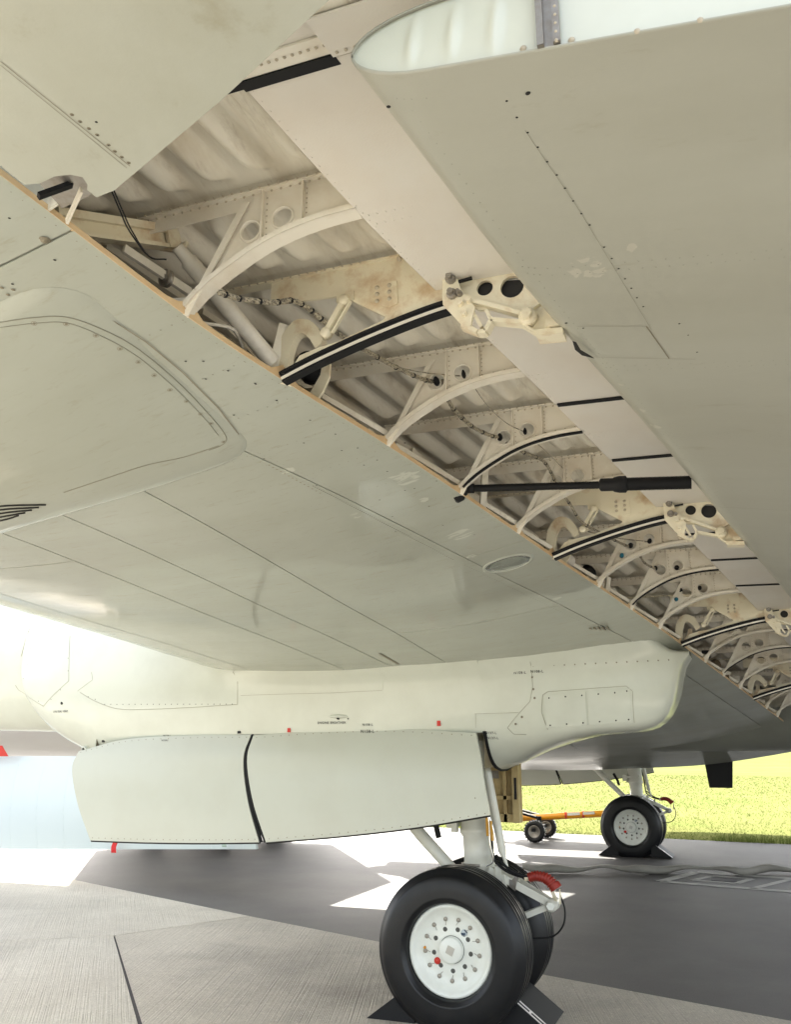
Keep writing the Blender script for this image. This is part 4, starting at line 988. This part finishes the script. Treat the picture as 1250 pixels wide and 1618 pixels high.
def build_doors(side_lbls):
    for i, cf in enumerate(DOORS):
        b = B(); b.shell(lambda s_, t, off: door_pt(*cf(s_, t))+V((0, off, 0)), lin(0, 1, 22), lin(0, 1, 18), .028)
        D = b.build('gear_door', 'door', ROOT, label=side_lbls[i])
        b = B(); R_ = [door_pt(*cf(1 if i == 0 else 0, t))+V((0, .014, 0)) for t in lin(0, 1, 16)]; b.tube([p+V((.012 if i == 0 else -.012, 0, 0)) for p in R_], .012, 6); b.build('door_seal', 'black', D)
        b = B(); b.tube([door_pt(*cf(s_, 1))+V((0, .014, -.003)) for s_ in lin(0, 1, 16)], .009, 5); b.build('door_edge', 'hole', D)
        if MIR: continue
        b = B()
        for k in range(26):
            s_ = (k+.5)/26
            for t in (.035, .975): b.dome(door_pt(*cf(s_, t))+V((0, -.0005, 0)), (0, -1, 0), .0042, .0012, 6)
        b.dome(door_pt(751, 1261), (0, -1, 0), .005, .002, 6)
        b.build('door_screws', 'screw', D, kind='stuff')
        if i == 1:
            p = door_pt(570, 1158)+V((0, -.003, 0)); text('N158-L', .03, p, V((1, 0, 0)), V((0, 0, 1)), 'stencil', 'ink', D)
        else:
            p = door_pt(255, 1171)+V((0, -.003, 0)); text('N158-L', .018, p, V((1, 0, 0)), V((0, 0, 1)), 'stencil', 'ink', D)
build_doors(['forward pale wheel-well door hanging open', 'aft pale wheel-well door hanging open above the wheels'])
# inner aft door seen from within (cream, framed)
def inner_door():
    b = B(); x0, x1, z0, z1, Y = -2.35, -1.66, 1.20, 1.66, 7.05
    b.box(((x0+x1)/2, Y, (z0+z1)/2), (x1-x0, .02, z1-z0))
    for z, h in ((z0+.03, .06), (z1-.03, .05), (1.38, .03)): b.box(((x0+x1)/2, Y-.03, z), (x1-x0-.06, .05, h))
    b.box((x1-.03, Y-.04, (z0+z1)/2), (.05, .09, z1-z0)); b.box((x0+.03, Y-.03, (z0+z1)/2), (.05, .06, z1-z0)); b.box((-1.78, Y-.03, (z0+z1)/2), (.025, .05, z1-z0))
    D = b.build('gear_door', 'edge2', ROOT, label='inner wheel-well door showing its framed ochre inside')
    B().box((-1.88, Y-.012, 1.55), (.09, .004, .06)).build('placard', 'dull', D); B().box((-1.688, Y-.088, 1.45), (.02, .004, .16)).build('placard', 'hole', D)
M['edge2'] = mat('ochre_primer', c(.56, .43, .21), .5, c2=c(.32, .21, .08), sc1=5, amt=.8, c3=c(.55, .44, .22), sc3=12)
inner_door()

# ------------------------------------------------------------------ main gear
def build_gear():
    S = empty('gear_leg', (-1.86, NY, 1.0), ROOT)
    hub = V((-1.93, NY, .46)); topp = V((-1.90, NY, 2.1)); mid = V((-1.845, NY, .95))
    b = B(); b.lathe([(.12, 0), (.12, .9), (.128, .905), (.128, .93), (.108, .96), (.106, 1.13), (.112, 1.135), (.112, 1.16), (.106, 1.165), (.106, 1.27), (.07, 1.28)], topp+V((.01, 0, 0)), (.03, 0, -1), 32)
    b.ob((-2.07, NY-.09, 1.20), (.07, 0, 0), (0, .18, 0), (0, 0, .10)); b.ob((-2.03, NY-.1, 1.17), (.04, 0, 0), (0, .05, 0), (0, 0, .13)); b.ob((-2.0, NY-.1, 1.245), (.22, 0, .02), (0, .2, 0), (0, 0, .03)); b.build('strut', 'strut', S)
    b = B(); b.lathe([(.110, 0), (.116, .002), (.116, .022), (.110, .024)], V((-1.868, NY, .965)), (.03, 0, -1), 32); b.build('clamp', 'dull', S)
    b = B(); b.tube([(-1.85, NY, .88), (-1.88, NY, .45)], .07, 20); b.tube([(-1.935, NY-.3, .468), (-1.935, NY+.3, .468)], .05, 16); b.build('axle', 'dull', S)
    b = B(); b.tube([(-2.75, NY, 1.62), (-2.28, NY-.02, 1.13), (-2.02, NY-.02, .88)], [.045, .045, .042], 18); b.build('drag_brace', 'strut', S)
    b = B(); b.bar((-2.28, NY-.06, .55), (-2.05, NY-.05, .60), .05, .05); b.tube([(-2.235, NY-.02, 1.32), (-2.17, NY-.02, 1.2), (-2.15, NY-.02, 1.12)], .022, 8); b.build('shock_link', 'black', S)
    ap_ = V((-1.335, NY-.02, .72))
    b = B()
    for dy in (-.045, .045):
        b.bar((-1.76, NY+dy*2.2, .93), ap_+V((0, dy*.4, 0)), .022, .05); b.bar((-1.82, NY+dy*2.2, .52), ap_+V((0, dy*.4, 0)), .022, .038)
    b.bar((-1.78, NY, .93), (-1.58, NY, .84), .15, .05)
    b.lathe([(.001, -.085), (.026, -.085), (.026, -.075), (.040, -.07), (.040, .07), (.001, .07)], ap_, (0, 1, 0), 16); b.build('torque_link', 'strut', S)
    b = B(); b.lathe([(.001, 0), (.027, 0), (.027, .012), (.001, .012)], ap_+V((0, -.095, 0)), (0, 1, 0), 6, smooth=False); b.build('nut', 'rimw', S)
    b = B(); b.prism([(-1.72, NY-.09, .90), (-1.60, NY-.09, .87), (-1.55, NY-.09, .93), (-1.58, NY-.09, .80)], (0, .02, 0)); b.build('stop', 'dull', S)
    # actuator rod and brake lines
    b = B(); b.tube([(-1.80, NY-.1, 1.80), (-1.765, NY-.1, 1.66), (-1.66, NY-.1, 1.06), (-1.65, NY-.1, 1.02)], [.030, .030, .028, .016], 16); b.tube([(-1.65, NY-.1, 1.03), (-1.625, NY-.1, .93)], .013, 10); b.build('actuator_rod', 'strut', S)
    b = B()
    b.bar((-1.69, NY-.1, .96), (-1.69, NY-.1, .82), .03, .045, (1, 0, 0)); b.bar((-1.66, NY-.1, .90), (-1.64, NY-.1, .80), .03, .02, (1, 0, 0)); b.build('lug', 'strut', S)
    b = B()
    b.tube(spline([(-1.83, NY-.13, 1.72), (-1.80, NY-.13, 1.58), (-1.76, NY-.14, 1.36), (-1.73, NY-.14, 1.2), (-1.72, NY-.14, 1.06), (-1.70, NY-.13, .99), (-1.62, NY-.13, .93), (-1.52, NY-.12, .90), (-1.46, NY-.12, .895)], 5), .011, 8)
    b.tube(spline([(-1.70, NY-.12, 1.03), (-1.63, NY-.14, .965), (-1.55, NY-.14, .92), (-1.46, NY-.13, .90)], 5), .010, 8)
    b.tube(spline([(-1.27, NY-.1, .80), (-1.24, NY-.1, .70), (-1.26, NY-.1, .60), (-1.34, NY-.1, .53), (-1.5, NY-.1, .51)], 6), .006, 8)
    b.build('brake_hose', 'black', S)
    b = B(); b.tube(spline([(-1.815, NY-.17, 1.66), (-1.79, NY-.17, 1.5), (-1.735, NY-.17, 1.28), (-1.725, NY-.17, 1.1), (-1.71, NY-.16, 1.0), (-1.76, NY-.15, .96)], 5), .006, 8)
    b.tube(spline([(-1.81, NY-.15, 1.6), (-1.765, NY-.17, 1.4), (-1.70, NY-.17, 1.2), (-1.70, NY-.17, 1.05)], 5), .005, 8); b.build('steel_line', 'chrome', S)
    b = B(); b.tube([(-1.745, NY-.175, 1.28), (-1.742, NY-.175, 1.16)], .009, 6); b.tube([(-1.715, NY-.175, 1.26), (-1.708, NY-.175, 1.13)], .009, 6); b.build('tape', 'amber', S)
    # red corrugated boot
    P = spline([(-1.475, NY-.12, .895), (-1.42, NY-.12, .91), (-1.35, NY-.12, .895), (-1.30, NY-.12, .85)], 4); Q = []; rr = []
    for i, p in enumerate(P[:-1]): d_ = P[i+1]-p; Q += [p, p+d_*.35, p+d_*.65]; rr += [.021+.0008*i, .032+.0009*i, .032+.0009*i]
    b = B(); b.tube(Q, rr, 16); b.tube([(-1.305, NY-.12, .865), (-1.285, NY-.12, .835)], [.040, .042], 16, smooth=False); b.build('rubber_boot', 'boot' if not MIR else 'boot', S)
    b = B(); b.tube([(-1.50, NY-.12, .893), (-1.475, NY-.12, .895)], .022, 12)
    b.bar((-1.325, NY-.14, .83), (-1.31, NY-.06, .745), .004, .007); b.bar((-1.31, NY-.13, .82), (-1.30, NY-.06, .75), .003, .02); b.bar((-1.262, NY-.13, .83), (-1.27, NY-.09, .74), .01, .022); b.build('boot_frame', 'cast', S)
    # wheels
    for Yw, face in ((NY-.335, -1), (NY+.335, 1)):
        C0 = V((-1.938, Yw, .468)); ax = V((0, face, 0))
        b = B()     # rim: dished disc facing outwards
        b.lathe([(.262, -.16), (.262, .02), (.268, .095), (.282, .105), (.285, .118), (.276, .126), (.262, .122), (.250, .106), (.238, .094), (.215, .080), (.20, .073), (.16, .070), (.10, .074), (.082, .080), (.080, .112), (.070, .118), (.001, .118)], C0, ax, 56)
        W_ = b.build('wheel', 'rimw', ROOT, label='white wheel with rings of bolts' if face < 0 else None)
        b = B(); T = [(.262, -.155), (.29, -.172), (.36, -.178), (.43, -.168), (.468, -.145), (.487, -.118), (.494, -.115), (.498, -.10), (.4985, -.082), (.491, -.078), (.491, -.070), (.4995, -.066), (.500, -.026), (.492, -.022), (.492, -.014), (.500, -.010), (.500, .010), (.492, .014), (.492, .022), (.500, .026), (.4995, .066), (.491, .070), (.491, .078), (.4985, .082), (.498, .10), (.494, .115), (.487, .118), (.468, .145), (.455, .155), (.4535, .1585), (.430, .168), (.40, .1745), (.36, .178), (.33, .1765), (.318, .1775), (.316, .174), (.30, .168), (.290, .150), (.285, .112)]
        b.lathe([(r if r < .3 else .3+(r-.3)*1.045, h) for r, h in T], C0, ax, 88); b.build('tyre', 'tyre', W_)
        if face < 0 or MIR:
            f0 = C0+ax*.0725
            def onr(r, a): return V((r*cos(a), 0, r*sin(a)))
            h = B(); bl = B(); pn = B()
            for k in range(9):
                a = 2*pi*k/9+.55; h.dome(f0+onr(.128, a), ax, .0155, .0035, 14)
            for k in range(13):
                a = 2*pi*k/13+.35; bl.lathe([(.001, .007), (.0135, .007), (.0145, .003), (.0145, 0)], f0+onr(.188, a)-ax*.0, ax, 12)
                pn.bar(f0+onr(.172, a)+ax*.003, f0+onr(.152, a+.05)+ax*.003, .003, .003, (0, 1, 0))
            h.build('vent_holes', 'hole2', W_, kind='stuff'); bl.build('rim_bolts', 'dull2', W_, kind='stuff'); pn.build('bolt_wires', 'dull', W_, kind='stuff')
            hc = C0+ax*.1185; q = []
            for a in (1.95, 3.52, 5.09, 6.66): q.append(hc+V((.036*cos(a)*1.0, 0, .036*sin(a))))
            B().prism(q, ax*.002).build('plate', 'chrome2', W_)
            B().lathe([(.083, .0), (.086, .004), (.083, .006)], C0+ax*.075, ax, 36).build('hub_gap', 'hole', W_)
            B().lathe([(.022, 0), (.022, .005), (.001, .007)], f0+V((-.103, 0, -.075)), ax, 16).build('red_plug', 'red', W_)
            B().lathe([(.022, 0), (.022, .004), (.001, .0045)], f0+V((.085, 0, .105)), ax, 18).build('sticker', 'stick', W_)
            B().lathe([(.001, .018), (.006, .016), (.009, 0)], f0+V((-.19, 0, .0)), ax, 10).build('valve', 'yellow', W_)
M['hole2'] = mat('vent_shadow', c(.08, .08, .07), .6); M['dull2'] = mat('bolt_grey', c(.36, .33, .28), .45, .3)
M['chrome2'] = mat('foil_plate', c(.55, .55, .53), .3, .9)
def stick_mat():
    m = mat('round_sticker', c(.55, .6, .62), .5, c2=c(.05, .08, .12), sc1=60, amt=1, lo=.48, hi=.52); return m
M['stick'] = stick_mat()
build_gear()

# ------------------------------------------------------------------ far side (mirror of the same aircraft)
MIR = True
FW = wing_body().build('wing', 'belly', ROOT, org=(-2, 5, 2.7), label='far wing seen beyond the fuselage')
FF = flap().build('flap', 'flap', ROOT)
obn()[0].build('nacelle', 'skin', ROOT)
N3 = build_nacelle('far nacelle beyond the fuselage'); build_doors(['far forward wheel-well door', 'far aft wheel-well door']); build_gear()
MIR = False
# near doors are mirrored about the centreline; the far pair hangs on the outboard side of the far nacelle
# fuselage
FS = [(-19.5, .02, 3.1), (-19.2, .35, 3.05), (-18.5, .8, 3.05), (-17, 1.35, 3.2), (-15, 1.65, 3.33), (-13, 1.73, 3.36), (-9, 1.74, 3.36), (-5, 1.74, 3.37), (-3, 1.70, 3.40), (0, 1.70, 3.43), (3, 1.68, 3.46), (6, 1.5, 3.66), (9, 1.15, 3.95), (12, .75, 4.25), (15, .3, 4.5)]
b = B(); nn = 56
vs = []
for x, r, z in FS:
    for k in range(nn):
        a = 2*pi*k/nn; vs.append(V((x, CL+sin(a)*r, z-cos(a)*r)))
b.add(vs, [(i*nn+k, i*nn+(k+1) % nn, (i+1)*nn+(k+1) % nn, (i+1)*nn+k) for i in range(len(FS)-1) for k in range(nn)], True)
FUS = b.build('fuselage', 'fuse', ROOT, label='pale grey fuselage beyond the near wheel')
# belly fairing between the wings
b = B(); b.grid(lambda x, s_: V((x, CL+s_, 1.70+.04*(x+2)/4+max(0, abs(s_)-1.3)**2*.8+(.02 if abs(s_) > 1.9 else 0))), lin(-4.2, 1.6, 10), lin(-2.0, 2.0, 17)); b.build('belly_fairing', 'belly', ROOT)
b = B(); b.prism([(.6, CL, 4.9), (7.5, CL, 5.1), (14.5, CL, 4.7), (15.2, CL, 10.3), (12.3, CL, 10.3), (9.5, CL, 6.2)], (0, .25, 0)); b.build('fin', 'fuse', ROOT)
b = B(); b.prism([(11, CL-6, 5.2), (13, CL-6, 5.2), (14.5, CL, 4.7), (14.5, CL+.25, 4.7), (13, CL+6.2, 5.2), (11, CL+6.2, 5.2), (9.8, CL+.25, 4.7), (9.8, CL, 4.7)], (0, 0, .2)); b.build('tailplane', 'fuse', ROOT)
# weapons bay door hanging down
bdz = lambda x, t: (.43+.14*(x+9.1)/3.8)*(1-t)+1.64*t
b = B(); b.shell(lambda x, t, off: V((x, 10.15-.10*sin(pi*t)+off, bdz(x, t))), lin(-12.5, -5.72, 20), lin(.0, 1.0, 14), .05)
BD = b.build('bay_door', 'blue', ROOT, label='long pale blue belly door hanging open behind the nacelle')
b = B()
for x in lin(-11.8, -5.9, 14): b.tube([V((x, 10.1495-.10*sin(pi*t), bdz(x, t))) for t in lin(.01, .99, 10)], .0022, 5)
b.build('door_seams', 'blue', BD)
p = atY(0, 1178, 10.03); b = B(); b.prism([atY(-40, 1178, 9.9), atY(2, 1178, 9.9), atY(12, 1195, 9.9), atY(-40, 1195, 9.9)], (0, .01, 0)); b.build('red_marking', 'red', FUS)
# antenna and beacon
b = B(); at = V((-.33, CL, 1.72)); 
pa = [V((at.x-.17, at.y-.03, at.z)), V((at.x+.17, at.y-.03, at.z)), V((at.x+.13, at.y-.015, at.z-.42)), V((at.x-.125, at.y-.015, at.z-.42))]
b.prism(pa, (0, .05, 0)); b.box((at.x, at.y, at.z), (.44, .12, .03)); b.build('blade_antenna', 'black', ROOT, label='black blade antenna under the belly')
bcn = V((-1.14, CL, 1.70)); b = B(); b.lathe([(.055, 0), (.055, .07), (.05, .10)], bcn, (0, 0, -1), 18); b.build('beacon_base', 'strut', ROOT)
b = B(); b.lathe([(.045, .10), (.045, .15), (.03, .175), (.001, .18)], bcn, (0, 0, -1), 18); b.build('beacon_lamp', 'red', ROOT, label='red beacon lamp under the belly')

# ------------------------------------------------------------------ ground things
def chock(p, d, label, group, s=1.0, white=True):
    # triangular prism, long axis along Y, slope towards the tyre (d = +1 means the tyre is at +x)
    b = B(); x0, x1, H, W_ = -.17*s, .17*s, .19*s, .50*s
    P = [(x0, 0, 0), (x1, 0, 0), (x1*.9, 0, H*.9), (x1*.55, 0, H)] if d > 0 else [(x1, 0, 0), (x0, 0, 0), (x0*.9, 0, H*.9), (x0*.55, 0, H)]
    o = V(p); b.prism([o+V((q[0], -W_/2, q[2]+.016)) for q in P], (0, W_, 0))
    ch = b.build('wheel_chock', 'black', None, label=label, cat='wheel chock', group=group)
    a_, e_ = (V((P[0][0], 0, .016)), V((P[3][0], 0, P[3][2]+.016)))
    nrm = V((-(e_-a_).z, 0, (e_-a_).x)).normalized()*(1 if d > 0 else -1)
    if nrm.z < 0: nrm = -nrm
    b = B(); yy = [-W_/2+.01, -W_/2+.075]
    b.ob(o+a_*.96+e_*.04+V((0, yy[0], 0))+nrm*.0015, (e_-a_)*.9, (0, .018, 0), nrm*.002); b.ob(o+a_*.96+e_*.04+V((0, yy[0]+.05, 0))+nrm*.0015, (e_-a_)*.9, (0, .018, 0), nrm*.002)
    for f_ in (.02, .46, .9): b.ob(o+a_*(1-f_)+e_*f_+V((0, yy[0], 0))+nrm*.0018, (e_-a_)*.05, (0, .068, 0), nrm*.002)
    if white: b.build('stripe', 'label', ch)
    return ch
G1 = 'chocks at the main wheels'
chock((-2.36, 6.3, 0), 1, 'black wedge chock in front of the near wheel', G1, 1.0, False)
chock((-1.50, 6.42, 0), -1, 'black wedge chock with white stripes behind the near wheel', G1)
chock((-2.33, 16.25, 0), 1, 'small black chock in front of the far wheel', G1)
chock((-1.47, 16.25, 0), -1, 'small black chock behind the far wheel', G1)
# flat canvas hose lying across the asphalt
b = B(); P = []
for i in range(90):
    t = i/89; x = -3.2+t*8.5; y = 13.5+.9*min(1, (x+3.2)/2.6)+.55*sin(max(0, x+.6)*.5)+.07*sin(x*5.2)+.04*sin(x*9.1+1); P.append((x, y, .05+.03*abs(sin(x*2.6+.5))+.012*sin(x*11)))
vs = []
for i, p in enumerate(P):
    w = .085+.02*sin(i*.7); h = .04+.02*sin(i*.43)
    for k in range(10): a = 2*pi*k/10; vs.append(V(p)+V((.0, cos(a)*w, max(-p[2]+.004, sin(a)*h))))
b.add(vs, [(i*10+k, i*10+(k+1) % 10, (i+1)*10+(k+1) % 10, (i+1)*10+k) for i in range(89) for k in range(10)], True)
b.build('hose', 'canvas', None, label='flat grey canvas hose snaking across the asphalt behind the near wheel', cat='hose')
# tow bar
TB = empty('tow_bar', (-4.0, 18.2, 0), label='yellow tow bar on two small black wheels by the grass edge', cat='tow bar')
b = B(); b.tube([(-4.9, 18.25, .40), (-4.3, 18.25, .405), (-2.45, 18.38, .54)], .062, 14); b.build('bar', 'yellow', TB)
b = B(); b.ob((-3.40, 18.24, .475), (.24, .02, .017), (0, .004, 0), (0, 0, .05)); b.ob((-3.10, 18.262, .497), (.22, .018, .016), (0, .004, 0), (0, 0, .05)); b.build('sleeve', 'label', TB)
b = B(); b.tube([(-3.46, 18.303, .471), (-3.42, 18.306, .473)], .065, 14); b.tube([(-3.12, 18.328, .495), (-3.08, 18.33, .498)], .065, 14); b.build('band', 'red', TB)
b = B()
for dy in (-.17, .17): b.bar((-4.75, 18.25+dy, .62), (-3.95, 18.25+dy, .43), .05, .05)
b.bar((-4.7, 18.05, .60), (-4.7, 18.45, .60), .05, .05); b.bar((-3.95, 17.6, .24), (-3.95, 19.0, .24), .06, .06); b.bar((-3.95, 18.2, .24), (-3.95, 18.2, .45), .08, .08, (1, 0, 0))
b.bar((-5.0, 18.2, .46), (-4.75, 18.2, .62), .1, .06); b.build('axle_frame', 'black', TB)
b = B(); b.bar((-4.78, 18.03, .655), (-3.98, 18.03, .465), .04, .012); b.bar((-4.78, 18.47, .655), (-3.98, 18.47, .465), .04, .012); b.bar((-4.55, 18.03, .60), (-4.55, 18.47, .60), .03, .012); b.build('deck', 'label', TB)
for yw in (17.75, 18.85):
    b = B(); b.lathe([(.001, -.05), (.10, -.05), (.11, -.06), (.12, -.05), (.12, .05), (.11, .06), (.10, .05), (.001, .05)], (-3.95, yw, .205), (0, 1, 0), 20)
    W_ = b.build('wheel', 'dull', TB); prof = [(.115, -.055), (.15, -.07), (.185, -.065), (.197, -.045), (.2, 0), (.197, .045), (.185, .065), (.15, .07), (.115, .055)]
    b = B(); b.lathe(prof, (-3.95, yw, .205), (0, 1, 0), 36)
    for k in range(22):
        a = 2*pi*k/22; ce = V((-3.95+.197*cos(a), yw, .205+.197*sin(a))); t_ = V((-sin(a), 0, cos(a))); r__ = V((cos(a), 0, sin(a))); b.ob(ce-t_*.01-V((0, .055, 0)), t_*.02, (0, .11, 0), r__*.014)
    b.build('tyre', 'tyre', W_)
b = B(); b.bar((-5.15, 18.2, .42), (-4.95, 18.2, .5), .06, .05); b.build('tow_head', 'red', TB)
# unseen box trailer, added behind the belly door to throw the broad apron shade
TR = empty('shade_trailer', (-9.65, 15.55, 0), label='unseen white box trailer added beyond the pale blue belly door to shade the apron', cat='shadow caster')
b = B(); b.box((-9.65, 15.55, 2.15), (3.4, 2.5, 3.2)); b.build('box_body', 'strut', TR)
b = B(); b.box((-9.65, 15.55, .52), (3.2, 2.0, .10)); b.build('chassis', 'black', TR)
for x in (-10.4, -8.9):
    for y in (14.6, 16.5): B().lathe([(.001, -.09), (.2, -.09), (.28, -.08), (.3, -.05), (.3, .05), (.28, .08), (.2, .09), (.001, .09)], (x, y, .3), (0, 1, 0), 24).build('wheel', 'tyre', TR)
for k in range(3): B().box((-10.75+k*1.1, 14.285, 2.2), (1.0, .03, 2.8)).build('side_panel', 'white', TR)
# streamers
for (x, y, w, h, m, lb) in ((180, 1333, .075, .16, 'tagred', 'red streamer hanging below the pale blue belly door at the left'), (354, 1333, .06, .09, 'tagwhite', 'small pale green streamer below the pale blue door near the door gap')):
    p = atY(x, y, 9.98); b = B(); b.grid(lambda u, v: V((p.x+u*w+.006*sin(v*9), p.y+.01*sin(v*6), p.z+.05-v*h)), [-.5, 0, .5], lin(0, 1, 8)); b.grid(lambda u, v: V((p.x+u*w+.006*sin(v*9), p.y+.004+.01*sin(v*6), p.z+.05-v*h)), [-.5, 0, .5], lin(0, 1, 8))
    b.build('streamer', m, None, label=lb, cat='streamer')
b = B(); b.tube([(-2.6, 22.5, -.03), (-2.6, 22.5, .85)], .02, 8); b.lathe([(.001, 0), (.05, 0), (.06, .06), (.001, .08)], (-2.6, 22.5, .82), (0, 0, 1), 10); b.build('marker_post', 'white', None, label='slim pale marker post standing in the grass left of the far wheel', cat='post')
